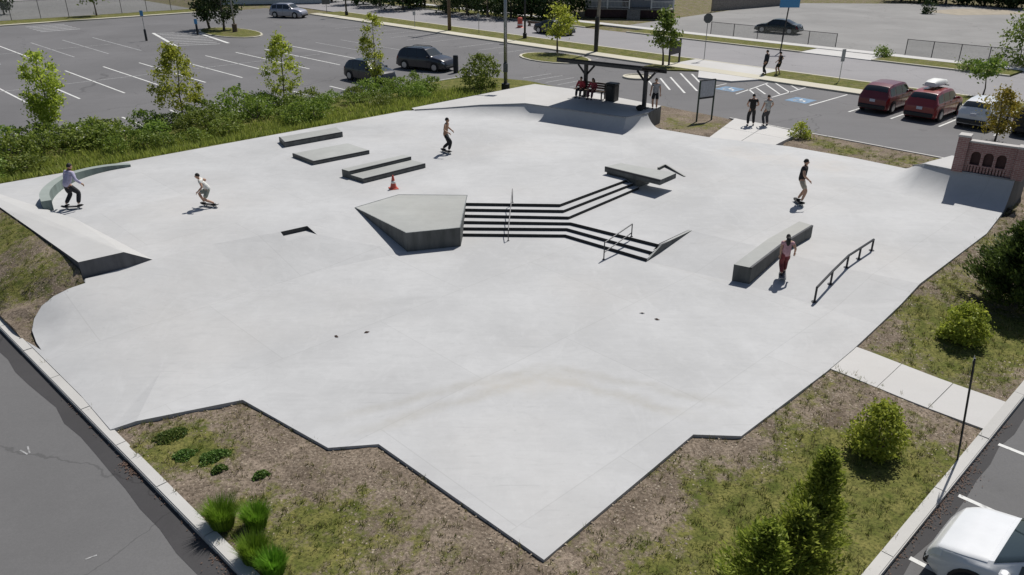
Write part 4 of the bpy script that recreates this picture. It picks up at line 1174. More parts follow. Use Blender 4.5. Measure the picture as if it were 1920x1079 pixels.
# bike rack hoop seen left of the right shelter post
b = gt(1195, 146, 0)
hp = thing("hoop_island_kerb", "small pale round kerb behind the right shelter post", "kerb", b)
MB().lathe([(1.1, -.05), (1.1, .12), (.95, .13), (.9, .05)], (0, 0, 0), 20).build("kerb_ring", M['street_walk'], hp)

# orange cone and construction barrel
def cone(name, label, b, h):
    c = thing(name, label, "traffic cone", b)
    MB().bbox((0, 0, .02), (.36, .36, .04), .4, .02).build("base", M['cone'], c)
    MB().lathe([(.14, .03), (.09, h * .45), (.035, h - .02), (.025, h)], (0, 0, 0), 14).build("body", M['cone'], c, R(40))
    MB().lathe([(.099, h * .42), (.078, h * .6)], (0, 0, 0), 14).build("band", M['white_paint'], c, True)
    return c
cone("traffic_cone", "orange traffic cone with white band between pad and pentagon block", gp(738, 354), .56)
b = gt(975, 52, 0); c = thing("traffic_barrel", "orange traffic barrel standing on the far side of the street", "barrel", b)
MB().lathe([(.45, 0), (.3, .06), (.3, .5), (.27, .52), (.27, 1.0), (.2, 1.08)], (0, 0, 0), 14).build("body", M['cone'], c, R(40))
MB().lathe([(.306, .25), (.306, .4)], (0, 0, 0), 14).build("band", M['white_paint'], c)
b = gt(1010, 51, 0); c = thing("plank_barrier", "low brown barrier plank beside the orange barrel", "barrier", b, AS)
MB().box((0, 0, .42), (3.6, .05, .24)).build("plank", M['wood'], c)
for x in (-1.5, 1.5): MB().box((x, 0, .21), (.08, .5, .42), 0, .3).build("foot", M['wood'], c)

# --- fences
def chain_fence(name, label, a, b, h, step, m='steel', wire=.008):
    a = Vector((a[0], a[1])); b = Vector((b[0], b[1])); L_ = (b - a).length; an = math.atan2(b.y - a.y, b.x - a.x)
    f = thing(name, label, "fence", (a.x, a.y, T(a.y)), an); n = max(1, round(L_ / step))
    for i in range(n + 1): MB().tube([(L_ * i / n, 0, -.1), (L_ * i / n, 0, h + .03)], .035, 6).build("post", M['dark_steel'], f)
    MB().tube([(0, 0, h), (L_, 0, h)], .025, 6).build("top_rail", M['dark_steel'], f)
    V, F = [], []
    s = .11; k = int((L_ + h) / s)
    for i in range(k):
        for sg in (1, -1):
            x0_ = i * s - h if sg > 0 else i * s; za, zb = 0.05, h; xa, xb = (x0_, x0_ + h) if sg > 0 else (x0_, x0_ - h)
            # clip to 0..L
            def zc_(x): return za + (zb - za) * (x - xa) / (xb - xa)
            lo, hi = max(0, min(xa, xb)), min(L_, max(xa, xb))
            if hi - lo < .02: continue
            p_, q_ = (lo, zc_(lo)), (hi, zc_(hi)); o2 = len(V)
            V += [(p_[0] - wire, 0, p_[1]), (p_[0] + wire, 0, p_[1]), (q_[0] + wire, 0, q_[1]), (q_[0] - wire, 0, q_[1])]; F.append((o2, o2 + 1, o2 + 2, o2 + 3))
    w = MB().add(V, F).build("wire_mesh", M[m], f); w["kind"] = "stuff"
    return f
chain_fence("chain_link_fence", "low chain-link fence in front of the dark sedan across the street", sn(27.5, 20.6), sn(41.2, 20.6), 1.25, 2.7)
chain_fence("chain_link_fence", "low chain-link fence across the street at the far right", sn(47.6, 20.6), sn(56.5, 20.6), 1.35, 2.2)
chain_fence("chain_link_fence", "tall chain-link fence along the grass at the far left edge", sn(EDGE_S - 5.0, -8), sn(EDGE_S - 6.9, -90), 2.2, 3.2, wire=.011)
def pale_fence(name, label, a, b, h, m):
    a = Vector((a[0], a[1])); b = Vector((b[0], b[1])); L_ = (b - a).length
    f = thing(name, label, "fence", (a.x, a.y, T(a.y)), math.atan2(b.y - a.y, b.x - a.x)); mb = MB(); n = int(L_ / .2); r_ = random.Random(2)
    for i in range(n): mb.box((i * .2 + .1, 0, h / 2 + r_.uniform(-.02, .02)), (.17, .025, h))
    o = mb.build("palings", M[m], f); o["kind"] = "stuff"
    for z in (.4, h - .4): MB().box((L_ / 2, .05, z), (L_, .05, .09)).build("rail", M[m], f)
    for i in range(int(L_ / 2.4) + 1): MB().box((min(i * 2.4, L_), .1, h / 2), (.1, .1, h)).build("post", M[m], f)
    return f
pf0, pf1 = gt(1335, 21, .1), gt(1478, 9, .1)
pale_fence("pale_wooden_fence", "pale upright board fence behind the dark sedan's car park", pf0, pf1, 2.0, 'wood_grey')

# ================================================================== BUILDINGS FAR BEHIND
def house(name, label, a, w, d, an, wallm, zb=.3):
    h = thing(name, label, "house", (a[0], a[1], T(a[1])), an)
    MB().box((w / 2, d / 2, .55), (w + .1, d + .1, 1.1)).build("foundation", M['dark_niche'], h)
    n = 16; Hh = 5.6
    for i in range(n): MB().box((w / 2, d / 2, 1.1 + (i + .5) * Hh / n), (w + .02 * (i % 2), d + .02 * (i % 2), Hh / n)).build("siding_course", M[wallm], h)
    ov = .5
    V = [(-ov, -ov, 1.1 + Hh), (w + ov, -ov, 1.1 + Hh), (w + ov, d + ov, 1.1 + Hh), (-ov, d + ov, 1.1 + Hh), (-ov, d / 2, 9.2), (w + ov, d / 2, 9.2)]
    MB().add(V, [(0, 1, 5, 4), (2, 3, 4, 5), (0, 4, 3), (1, 2, 5), (0, 3, 2, 1)]).build("roof", mat("roof_shingle", (.07, .065, .065), .9, var=.2), h)
    for x in (w * .18, w * .72):
        f = MB().box((x, -.03, 2.7), (1.15, .08, 1.6)).build("window", M['white_paint'], h)
        MB().box((x, -.06, 2.7), (.95, .06, 1.4)).build("pane", M['glass'], f); MB().box((x, -.075, 2.7), (.95, .05, .05)).build("sash_bar", M['white_paint'], f)
    dd_ = MB().box((w * .46, -.04, 2.2), (1.05, .1, 2.15)).build("door", M['dark_niche'], h)
    MB().ell((w * .46 + .4, -.12, 2.15), (.04, .04, .04), 6, 4).build("handle", M['steel'], dd_)
    # porch
    pd = 2.2
    MB().box((w / 2, -pd / 2 - .02, 1.02), (w, pd, .14)).build("porch_floor", M['wood_grey'], h)
    MB().box((w / 2, -pd + .1, .5), (w - .1, .06, .9)).build("porch_skirt", M['dark_niche'], h)
    MB().add([(-.3, -pd - .4, 3.8), (w + .3, -pd - .4, 3.8), (w + .3, -.03, 4.5), (-.3, -.03, 4.5), (-.3, -pd - .4, 3.68), (w + .3, -pd - .4, 3.68), (w + .3, -.03, 4.38), (-.3, -.03, 4.38)],
             [(0, 1, 2, 3), (7, 6, 5, 4), (0, 4, 5, 1), (1, 5, 6, 2), (2, 6, 7, 3), (3, 7, 4, 0)]).build("porch_roof", M['siding'], h)
    k = 5
    for i in range(k):
        MB().box((.12 + (w - .24) * i / (k - 1), -pd + .12, 2.4), (.16, .16, 2.62)).build("porch_post", M['white_paint'], h)
    for i in range(k - 1):
        if i == 2: continue
        xa, xb = .12 + (w - .24) * i / (k - 1) + .09, .12 + (w - .24) * (i + 1) / (k - 1) - .09
        r_ = MB().box(((xa + xb) / 2, -pd + .12, 1.95), (xb - xa, .07, .08)).build("railing", M['white_paint'], h)
        MB().box(((xa + xb) / 2, -pd + .12, 1.25), (xb - xa, .05, .06)).build("bottom_rail", M['white_paint'], r_)
        mb = MB(); q = int((xb - xa) / .16)
        for j in range(q): mb.box((xa + (j + .5) * (xb - xa) / q, -pd + .12, 1.6), (.04, .04, .64))
        b_ = mb.build("spindles", M['white_paint'], r_); b_["kind"] = "stuff"
    mb = MB()
    for i in range(5): MB().box((w * .5 + .6, -pd - .2 - .28 * i, .95 - .2 * i - .1), (1.6, .3, .2)).build("porch_step", M['wood_grey'], h)
    return h
hp0 = gt(1098, 28, .1)
house("porch_house", "grey house with white porch railing across the street", (hp0.x, hp0.y), 11.0, 8, AS + R(38), 'siding')
hq = gt(470, 13, .1)
wb_ = thing("white_building", "long white building with dark windows beyond the silver car", "building", (hq.x - 6, hq.y + 4, T(90)), AS + R(60))
MB().box((8, 4, 2.0), (16, 8, 4.0)).build("wall", M['white_paint'], wb_)
MB().bbox((8, 4, 4.15), (16.6, 8.6, .3), 0, .05).build("roof", M['siding'], wb_)
for i in range(6):
    f = MB().box((1.6 + i * 2.6, -.02, 1.7), (1.3, .06, 1.5)).build("window", M['dark_steel'], wb_); MB().box((1.6 + i * 2.6, -.05, 1.7), (1.1, .04, 1.3)).build("pane", M['glass'], f)

# ================================================================== VEGETATION
M['leaf_young'] = foliage("leaf_young", (.22, .29, .03), (.52, .57, .095), .58)
M['leaf_mid'] = foliage("leaf_mid", (.09, .145, .022), (.24, .30, .055), .35)
M['leaf_hedge'] = foliage("leaf_hedge", (.095, .16, .025), (.29, .37, .065), .4)
M['leaf_dark'] = foliage("leaf_dark", (.02, .042, .012), (.07, .11, .03), .2)
M['needle'] = foliage("needle", (.13, .20, .022), (.42, .50, .085), .5)
M['needle_dark'] = foliage("needle_dark", (.035, .065, .014), (.14, .19, .04), .3)
M['spirea'] = foliage("spirea", (.18, .225, .025), (.45, .47, .075), .45)
M['amber'] = foliage("amber_leaf", (.20, .17, .02), (.40, .30, .05), .35)
M['blade'] = foliage("grass_blade", (.10, .22, .015), (.24, .40, .04), .4)
M['tuft'] = foliage("dry_tuft", (.14, .14, .05), (.34, .30, .13), .3)
M['tuft_green'] = foliage("green_tuft", (.09, .13, .02), (.25, .27, .06), .35)
M['cover'] = foliage("ground_cover", (.06, .12, .022), (.16, .23, .05), .3)

def leaf_mesh(name, pts, size, m, rs, up=.35, aspect=.55, outdir=None, droop=0.0):
    """one folded two-triangle leaf at each point"""
    n = len(pts); d = rs.normal(size=(n, 3))
    if outdir is not None: d = d * .6 + outdir * 1.2
    d[:, 2] += up - droop; d /= np.linalg.norm(d, axis=1)[:, None] + 1e-9
    r = rs.normal(size=(n, 3)); a = np.cross(d, r); a /= np.linalg.norm(a, axis=1)[:, None] + 1e-9
    sz = (size * rs.uniform(.65, 1.35, n))[:, None]
    v0 = pts - d * sz * .5; v2 = pts + d * sz * .5; v1 = pts + a * sz * aspect * .5; v3 = pts - a * sz * aspect * .5
    V = np.stack([v0, v1, v2, v3], 1).reshape(-1, 3); F = np.arange(n * 4).reshape(-1, 4)
    return np_mesh(name, V, F, m)
def crown_points(rs, n, envelope, clusters, spread, fill=.15):
    """envelope(t)->radius at relative height t; clusters of leaves give clumps and gaps"""
    H, zb = envelope['h'], envelope['z']; prof = envelope['prof']
    def samp(k, rmin=0.0):
        t = rs.uniform(0, 1, k); rad = np.interp(t, [p[0] for p in prof], [p[1] for p in prof])
        rr = np.sqrt(rs.uniform(rmin, 1, k)) * rad; th = rs.uniform(0, 2 * math.pi, k)
        return np.stack([rr * np.cos(th), rr * np.sin(th), zb + t * H], 1)
    c = samp(clusters, .25); nb = int(n * (1 - fill)); idx = rs.integers(0, clusters, nb)
    w = rs.uniform(.5, 1.25, clusters)[idx][:, None]
    p = c[idx] + rs.normal(size=(nb, 3)) * spread * w * np.array([1, 1, .75])
    return np.concatenate([p, samp(n - nb)]), c
def trunk_mb(h, r0, r1, rs, limbs, bend=.06):
    mb = MB(); k = 6; pts = []; x = y = 0
    for i in range(k):
        pts.append((x, y, h * i / (k - 1) - (.1 if i == 0 else 0))); x += rs.normal() * bend; y += rs.normal() * bend
    mb.tube(pts, [r0 * 1.25] + [r0 + (r1 - r0) * i / (k - 1) for i in range(1, k)], 8)
    P = np.array(pts)
    for c in limbs:
        z = max(h * .25, min(h * .92, c[2] - .35 * np.hypot(c[0], c[1]) - .2)); q = np.array([np.interp(z, P[:, 2], P[:, 0]), np.interp(z, P[:, 2], P[:, 1]), z])
        m_ = (q + c) / 2 + np.array([0, 0, .08]); rr = (r0 + (r1 - r0) * z / h) * .5
        mb.tube([q, m_, c], [rr, rr * .6, rr * .2], 5)
    return mb
def tree(name, label, base, h, prof, crown_z, n, size, leafm, seed, clusters=22, spread=.25, r0=.07, group=None, lean=0.0, cat="tree", limbs=9, barkm='bark'):
    rs = np.random.default_rng(seed); t = thing(name, label, cat, base, rs.uniform(0, 6.28), group)
    pts, c = crown_points(rs, n, dict(h=h - crown_z, z=crown_z, prof=prof), clusters, spread)
    trunk_mb(h * .93, r0, r0 * .25, rs, c[:limbs]).build("trunk", M[barkm], t, True)
    o = obj_from_mesh("crown", leaf_mesh("crown", pts, size, M[leafm], rs), t)
    return t
YOUNG = [(0, .25), (.15, .75), (.35, 1.0), (.6, .85), (.85, .45), (1, .12)]
def scaled(prof, r): return [(a, b * r) for a, b in prof]
for i, (bx, by, yt, wpx, cyb, lab, lm) in enumerate((
        (100, 262, 97, 66, 232, "slim young tree with dense crown, leftmost in the hedge", 'leaf_young'),
        (343, 228, 86, 88, 205, "young tree with broad olive crown in the hedge, second from the left", 'leaf_young'),
        (535, 200, 68, 72, 178, "young tree with open yellow-green crown in the hedge, third from the left", 'leaf_young'),
        (703, 158, 28, 46, 138, "slender upright young tree in front of the black hatchback", 'leaf_young'))):
    b = gt(bx, by, .1); h = tall(b, yt); cz = tall(b, cyb); px_m = FPX / math.hypot(b.y, CAMH)
    tree("young_tree", lab, b, h, scaled([[(0, .3), (.2, .62), (.45, .78), (.72, 1.0), (.9, .7), (1, .3)], [(0, .3), (.2, .95), (.45, 1.0), (.7, .62), (.9, .3), (1, .1)], [(0, .4), (.25, 1.0), (.5, .95), (.75, .6), (1, .12)], [(0, .45), (.3, .75), (.6, .9), (.85, 1.0), (1, .3)]][i], wpx / 2 / px_m),
         cz, (4600, 4400, 3000, 2600)[i], .15, lm, 40 + i, (44, 50, 46, 34)[i], .17 if i > 1 else .2, .05, "young trees in the hedge")
# street trees
b = gt(1243, 122, .12); tree("street_tree", "leafy street tree beside the dark entrance sign", b, tall(b, 24), scaled(YOUNG, .95), tall(b, 92), 1900, .24, 'leaf_mid', 51, 20, .28, .08)
b = gt(1045, 98, .1); tree("street_tree", "small bright green tree on the grass island left of the leaning pole", b, tall(b, 16), scaled([(0, .6), (.3, 1.0), (.7, .9), (1, .2)], 1.5), tall(b, 62), 1500, .26, 'leaf_young', 52, 16, .34, .08)
b = gt(1843, 178, .12); tree("street_tree", "small round street tree behind the white hatchback", b, tall(b, 112), scaled([(0, .5), (.4, 1.0), (.8, .8), (1, .2)], .95), tall(b, 146), 1000, .2, 'leaf_mid', 53, 14, .24, .05)
b = gt(1866, 262, .12); tree("amber_shrub_tree", "small amber and green tree directly behind the castle wall", b, tall(b, 168), scaled([(0, .35), (.3, .9), (.6, 1.0), (.85, .6), (1, .15)], .82), .35, 2200, .14, 'amber', 54, 20, .24, .05)
for (x, y, yt, r, sd, lab) in ((393, 53, -25, 1.4, 55, "left of two dark trees on the car park island"), (420, 57, -30, 1.9, 56, "right of two dark trees on the car park island")):
    b = gt(x, y, .1); h = tall(b, yt); tree("island_tree", lab, b, h, scaled(YOUNG, r), tall(b, 32), 1500, .34, 'leaf_dark', sd, 16, .45, .12)
ip = [gt(490 + 0 * k, 68) for k in range(1)]
ci = gt(432, 62, 0)
isl = [Vector((ci.x, ci.y)) + SD * (5.2 * math.cos(R(a))) + SN * (2.4 * math.sin(R(a))) for a in range(0, 360, 20)]
sheet("lot_island", isl, .10, M['lawn'], .2); sheet("lot_island_kerb", [Vector((ci.x, ci.y)) + (p - Vector((ci.x, ci.y))) * 1.06 for p in isl], .085, M['street_walk'], .2)
ci = gt(1040, 110, 0)
isl = [Vector((ci.x, ci.y)) + SD * (3.4 * math.cos(R(a))) + SN * (2.2 * math.sin(R(a))) for a in range(0, 360, 20)]
sheet("lot_island", isl, .10, M['lawn'], .2); sheet("lot_island_kerb", [Vector((ci.x, ci.y)) + (p - Vector((ci.x, ci.y))) * 1.08 for p in isl], .085, M['street_walk'], .2)
lp2 = pole("light_pole", "pale pole with teal box beside the island trees", gt(441, 60, .1), 7, .1, .07, 'steel', "light pole", foot=(.26, .8, 'wood'))
MB().box((0, -.14, 4.6), (.4, .25, .7)).build("control_box", mat("teal_box", (.10, .22, .19), .5), lp2)
# far trees
for i, (x, y, yt, r, sd, m_, lab) in enumerate((
        (8, 27, -20, 1.7, 60, 'leaf_dark', "dark tree at the far left end of the chain-link fence"), (181, 30, -25, 1.3, 61, 'leaf_mid', "thin tree standing in front of the far-left fence"))):
    b = gt(x, y, .1); tree("fence_tree", lab, b, tall(b, yt), scaled(YOUNG, r), tall(b, 12 if i == 0 else 2), 900, .4, m_, sd, 12, .5, .1)
# thicket across the street
rs = np.random.default_rng(77)
proto = []
for k in range(3):
    pts, c = crown_points(rs, 2200, dict(h=5.2, z=.3, prof=[(0, 2.0), (.3, 2.6), (.7, 2.2), (1, .6)]), 26, .55)
    proto.append((leaf_mesh("crown", pts, .42, M['leaf_dark'], rs), trunk_mb(3.6, .16, .05, rs, c[:7]).mesh("trunk", M['bark'])))
spots = [(622, 4), (668, 9), (712, 13), (756, 19), (796, 14), (836, 25), (876, 29), (915, 33), (958, 36), (996, 34), (1034, 38), (1068, 33), (735, 3), (860, 12), (940, 14), (1010, 16)]
for i, (x, y) in enumerate(spots):
    b = gt(x, y - 2, .1); t = thing("thicket_tree", "dense dark green tree in the thicket across the street", "tree", b, rnd.uniform(0, 6), "thicket trees across the street")
    s_ = rnd.uniform(.75, 1.15)
    obj_from_mesh("crown", proto[i % 3][0], t, (0, 0, 0), rnd.uniform(0, 6), (s_, s_, s_ * rnd.uniform(.9, 1.2))); obj_from_mesh("trunk", proto[i % 3][1], t)
for i in range(11):
    q = sn(26.5 + i * 2.2, 74.5 + 1.2 * math.sin(i * 1.7)) + Vector((i * .1, 3.5))
    t = thing("far_tree", "dark tree in the row behind the old car park", "tree", (q.x, q.y, T(q.y)), rnd.uniform(0, 6), "tree row behind the old car park"); s_ = rnd.uniform(.9, 1.25)
    obj_from_mesh("crown", proto[i % 3][0], t, (0, 0, 0), rnd.uniform(0, 6), (s_, s_, s_)); obj_from_mesh("trunk", proto[i % 3][1], t)
# shrubs
def shrub(name, label, base, r, h, n, size, m, seed, cat="shrub", prof=None, up=.35, group=None, clusters=18, spread=.2, cone_dir=False):
    rs = np.random.default_rng(seed); t = thing(name, label, cat, base, rs.uniform(0, 6.28), group)
    pts, c = crown_points(rs, n, dict(h=h, z=.03, prof=scaled(prof or [(0, .75), (.3, 1.0), (.7, .85), (1, .2)], r)), clusters, spread, .3)
    mb = MB()
    for q in c[:8]: mb.tube([(0, 0, -.05), (q[0] * .4, q[1] * .4, q[2] * .55), tuple(q)], [.025, .016, .006], 5)
    mb.build("stems", M['bark'], t)
    od = None
    if cone_dir:
        od = pts * np.array([1, 1, .0]); od /= np.linalg.norm(od, axis=1)[:, None] + 1e-6
    obj_from_mesh("foliage", leaf_mesh("foliage", pts, size, M[m], rs, up, .4 if cone_dir else .55, od), t)
    return t
hv = []
rs = np.random.default_rng(5)
for k in range(5):
    pts, c = crown_points(rs, 1100, dict(h=1.15, z=.03, prof=[(0, .75), (.35, 1.0), (.7, .8), (1, .25)]), 20, .17, .3)
    mb = MB()
    for q in c[:7]: mb.tube([(0, 0, -.05), (q[0] * .4, q[1] * .4, q[2] * .55), tuple(q)], [.025, .016, .006], 4)
    hv.append((leaf_mesh("foliage", pts, .14, M['leaf_hedge' if k < 3 else 'leaf_mid'], rs), mb.mesh("stems", M['bark'])))
rh = random.Random(21); u = -5.0; hi = 0
while u < 27.5:
    for row in range(3):
        if row == 2 and rh.random() < (.1 if u < 9 else .45): continue
        v = (6.9, 5.2, 3.3)[row] + rh.uniform(-.5, .5); uu = u + rh.uniform(-.4, .4)
        q = uv(uu, v); s_ = rh.uniform(.78, 1.22) * (1.05 if row < 2 else .85)
        if u > 17: s_ *= .78
        t = thing("hedge_shrub", ("rounded green shrub in the back row of the hedge beside the left car park", "rounded green shrub in the middle of the hedge beside the left car park", "low green shrub at the front of the hedge beside the left car park")[row], "shrub", (q.x, q.y, T(q.y) + .08), rh.uniform(0, 6), ("back row of the hedge", "middle row of the hedge", "front row of the hedge")[row])
        k = rh.randrange(5); z_ = s_ * rh.uniform(.6, 1.12)
        obj_from_mesh("foliage", hv[k][0], t, (0, 0, 0), 0, (s_, s_, z_)); obj_from_mesh("stems", hv[k][1], t, (0, 0, 0), 0, (s_, s_, z_)); hi += 1
    u += rh.uniform(1.15, 1.6)
ORD = ['first', 'second', 'third', 'fourth', 'fifth', 'sixth', 'seventh', 'eighth', 'ninth', 'tenth', 'eleventh', 'twelfth', 'thirteenth', 'fourteenth', 'fifteenth', 'sixteenth', 'seventeenth', 'eighteenth', 'nineteenth', 'twentieth', 'twenty-first', 'twenty-second', 'twenty-third', 'twenty-fourth', 'twenty-fifth', 'twenty-sixth', 'twenty-seventh', 'twenty-eighth', 'twenty-ninth', 'thirtieth']
def order_labels(gr, text):
    it = sorted([o for o in COL.objects if o.get('group') == gr and o.parent is None], key=lambda o: pr(o.location)[0])
    for i, o in enumerate(it): o['label'] = text % ORD[i]
for gr, text in (('back row of the hedge', 'rounded green shrub, %s from the left in the back row of the hedge'), ('middle row of the hedge', 'rounded green shrub, %s from the left in the middle row of the hedge'), ('front row of the hedge', 'low green shrub, %s from the left in the front row of the hedge'), ('thicket trees across the street', 'dense dark tree, %s from the left in the thicket across the street'), ('tree row behind the old car park', 'dark tree, %s from the left in the row behind the old car park')): order_labels(gr, text)
b = gt(903, 168, .1); shrub("tall_shrub", "tall bushy shrub at the right end of the hedge beside the light pole", b, 1.35, 2.3, 2600, .17, 'leaf_hedge', 71, clusters=26, spread=.28)
b = gt(1912, 122, .1); shrub("roadside_bush", "big bright green bush at the far right edge across the street", b, 1.9, 4.2, 2200, .26, 'leaf_mid', 72, clusters=24, spread=.4)
b = gt(1500, 258, .12); shrub("bed_shrub", "small feathery shrub at the corner of the strip beside the entrance walk", b, .55, .75, 700, .12, 'spirea', 73)
for x, y, r, sd in ((1655, 106, .7, 74), (1815, 131, 1.1, 75)):
    b = gt(x, y, .1); shrub("verge_bush", ("small bush on the far verge behind the maroon car", "low bush on the far verge beside the side street")[sd - 74], b, r, .6, 600, .16, 'leaf_mid', sd)
b = gt(1738, 26, .06); t = shrub("lone_bush", "small dark bush alone in the old car park", b, .8, 1.6, 500, .25, 'leaf_dark', 76)
# right-hand planting
ROUND = [(0, .5), (.2, .92), (.5, 1.0), (.8, .7), (1, .2)]
b = gt(1640, 850, .1); shrub("spirea_shrub", "round yellow-green shrub between the pad corner and the side walk", b, .62, 1.15, 5200, .085, 'spirea', 81, prof=ROUND, up=.25, clusters=60, spread=.1)
b = gt(1800, 640, .1); shrub("spirea_shrub", "yellow-green shrub on the upper right bank above the side walk", b, .62, 1.05, 4200, .09, 'spirea', 82, prof=ROUND, up=.25, clusters=50, spread=.11)
CONE = [(0, .8), (.15, 1.0), (.45, .78), (.75, .42), (1, .06)]
def conifer(label, base, h, r, n, size, m, seed):
    rs = np.random.default_rng(seed); t = thing("conifer", label, "tree", base, 0)
    MB().tube([(0, 0, -.1), (0, 0, h * .9)], [.06, .01], 7).build("trunk", M['bark'], t)
    # branch sprays
    nb = 150 if r < 1 else 240; P = []; O = []
    for i in range(nb):
        tt = rs.uniform(0, 1) ** .8; rad = np.interp(tt, [p[0] for p in CONE], [p[1] for p in CONE]) * r * rs.uniform(.5, 1.35); th = rs.uniform(0, 6.28)
        k = n // nb; s = rs.uniform(.25, 1, k) ** .7; d = np.array([math.cos(th), math.sin(th), .45])
        q = np.array([0, 0, .05 + tt * (h - .1) - .25 * rad]) + s[:, None] * d * rad + rs.normal(size=(k, 3)) * .035 * (1 + r)
        P.append(q); O.append(np.repeat(d[None], k, 0))
    obj_from_mesh("foliage", leaf_mesh("foliage", np.concatenate(P), size, M[m], rs, .5, .32, np.concatenate(O)), t)
    return t
b = gt(1512, 1062, .1); conifer("tallest dark conifer with pointed top in the lower right bed", b, tall(b, 848), .62, 10500, .10, 'needle', 91)
b = gt(1420, 1130, .1); conifer("bright green conifer at the bottom edge left of the tallest one", b, tall(b, 985), .8, 8500, .10, 'needle', 92)
b = gt(1480, 1105, .1); conifer("squat conifer between the two pointed ones at the bottom edge", b, tall(b, 955), .74, 8000, .10, 'needle', 93)
b = gt(1905, 575, .1); conifer("large dark conifer at the right edge above the side walk", b, tall(b, 395), 1.3, 42000, .14, 'needle_dark', 94)
# ornamental grass clumps
def blades(name, n, h, spread, m, rs, width=.012, lean=.55):
    th = rs.uniform(0, 6.28, n); r = np.sqrt(rs.uniform(0, 1, n)) * spread * .35; hh = h * rs.uniform(.55, 1.1, n)
    out = rs.uniform(.05, lean, n) * hh; bx, by = r * np.cos(th), r * np.sin(th); V = []
    px, py = -np.sin(th) * width, np.cos(th) * width
    z = np.zeros(n)
    m1x, m1y = bx + np.cos(th) * out * .35, by + np.sin(th) * out * .35; tx, ty = bx + np.cos(th) * out, by + np.sin(th) * out
    V = np.stack([np.stack([bx - px, by - py, z], 1), np.stack([bx + px, by + py, z], 1), np.stack([m1x + px * .8, m1y + py * .8, hh * .6], 1), np.stack([m1x - px * .8, m1y - py * .8, hh * .6], 1), np.stack([tx, ty, hh], 1)], 1).reshape(-1, 3)
    base = np.arange(n) * 5
    F4 = np.stack([base, base + 1, base + 2, base + 3], 1); F3 = np.stack([base + 3, base + 2, base + 4, base + 4], 1)
    me = bpy.data.meshes.new(name); me.from_pydata(V.tolist(), [], [tuple(f) for f in F4.tolist()] + [tuple(f[:3]) for f in F3.tolist()]); me.materials.append(M[m]); return me
rs = np.random.default_rng(31)
for i, (x, y, yt, sp_, lab) in enumerate(((418, 985, 912, .34, "bright green grass clump, left of the upper pair by the left kerb"), (482, 985, 924, .3, "bright green grass clump, right of the upper pair by the left kerb"),
                                      (478, 1050, 985, .32, "bright green grass clump, left of the lower pair by the left kerb"), (514, 1072, 1014, .3, "bright green grass clump, right of the lower pair by the left kerb"))):
    b = gt(x, y, .1); t = thing("ornamental_grass", lab, "grass clump", b, 0, "ornamental grass clumps")
    obj_from_mesh("blades", blades("blades", 1500, tall(b, yt) * .56, sp_ * 1.8, 'blade', rs, .0065, .6), t)
    MB().lathe([(.09, -.03), (.08, .05), (.02, .08)], (0, 0, 0), 9).build("crown_base", M['dead_leaf'], t)
for i, (x, y, rx, ry, lab) in enumerate(((322, 822, .42, .3, "largest creeping green mat in the lower left bed"), (346, 858, .25, .22, "round creeping green mat below the largest one"), (402, 860, .36, .22, "creeping grey-green mat, rightmost of the lower left mats"), (412, 884, .17, .12, "smallest creeping green mat in the lower left bed"), (490, 895, .18, .12, "pale low plant among the soil right of the green mats"))):
    b = gt(x, y, .1); t = thing("ground_cover_plant", lab, "ground cover", b, .6, "creeping mats in the lower left bed")
    n = int(2600 * rx); a = rs.uniform(0, 6.28, n); q = np.sqrt(rs.uniform(0, 1, n)) * (1 + .18 * np.sin(a * 3 + i) + .1 * np.sin(a * 7))
    pts = np.stack([np.cos(a) * q * rx, np.sin(a) * q * ry, .02 + .10 * np.clip(1 - q * q, 0, 1) + rs.uniform(0, .035, n)], 1)
    obj_from_mesh("foliage", leaf_mesh("foliage", pts, .06, M['cover'], rs, .3), t)
    MB().tube([(0, 0, -.03), (rx * .5, 0, .03)], .012, 5).build("stem", M['bark'], t)
# sparse grass over the beds
PADP = [(p.x, p.y) for p in perim]
def zbed(x, y):
    for t in (MOUND if x < -11 else ()):
        if in_poly(x, y, t):
            a, b, c = t; n_ = (b - a).cross(c - a); return a.z - (n_.x * (x - a.x) + n_.y * (y - a.y)) / n_.z
    return zpark(x, y) + .10
walkpoly = [gt(1600, 655), gt(1892, 757), gt(1846, 806), gt(1553, 697)]
def scatter_grass(name, label, n, box, m, hgt, thr, seed, per=5):
    rs = np.random.default_rng(seed); V = []; F = []
    cnt = 0; tries = 0
    xs = rs.uniform(box[0], box[1], n * 4); ys = rs.uniform(box[2], box[3], n * 4)
    for x, y in zip(xs, ys):
        if cnt >= n: break
        if not in_poly(x, y, PARK2) or in_poly(x, y, PADP) or in_poly(x, y, walkpoly): continue
        px_, py_ = pr((x, y, 0))
        if px_ < -40 or px_ > 1960 or py_ > 1120: continue
        if green(x, y) + rs.normal() * .12 < thr: continue
        z = zbed(x, y) - .01; cnt += 1; sc_ = rs.uniform(.5, 1.7)
        for j in range(per):
            th = rs.uniform(0, 6.28); w = rs.uniform(.005, .011); hh = hgt * sc_ * rs.uniform(.5, 1.3); l = rs.uniform(.2, 1.0) * hh; ox, oy = rs.normal(size=2) * .03 * sc_
            o2 = len(V); cx_, sx_ = math.cos(th), math.sin(th)
            V += [(x + ox - sx_ * w, y + oy + cx_ * w, z), (x + ox + sx_ * w, y + oy - cx_ * w, z), (x + ox + cx_ * l, y + oy + sx_ * l, z + hh)]; F.append((o2, o2 + 1, o2 + 2))
    me = np_mesh(name, np.array(V), np.array(F), M[m]); o = obj_from_mesh(name, me); tag(o, label, "grass", kind="stuff"); return o
scatter_grass("green_grass", "green grass growing in patches over the planting beds", 5200, (-24, 28, 7.5, 42), 'tuft_green', .085, .36, 1, 11)
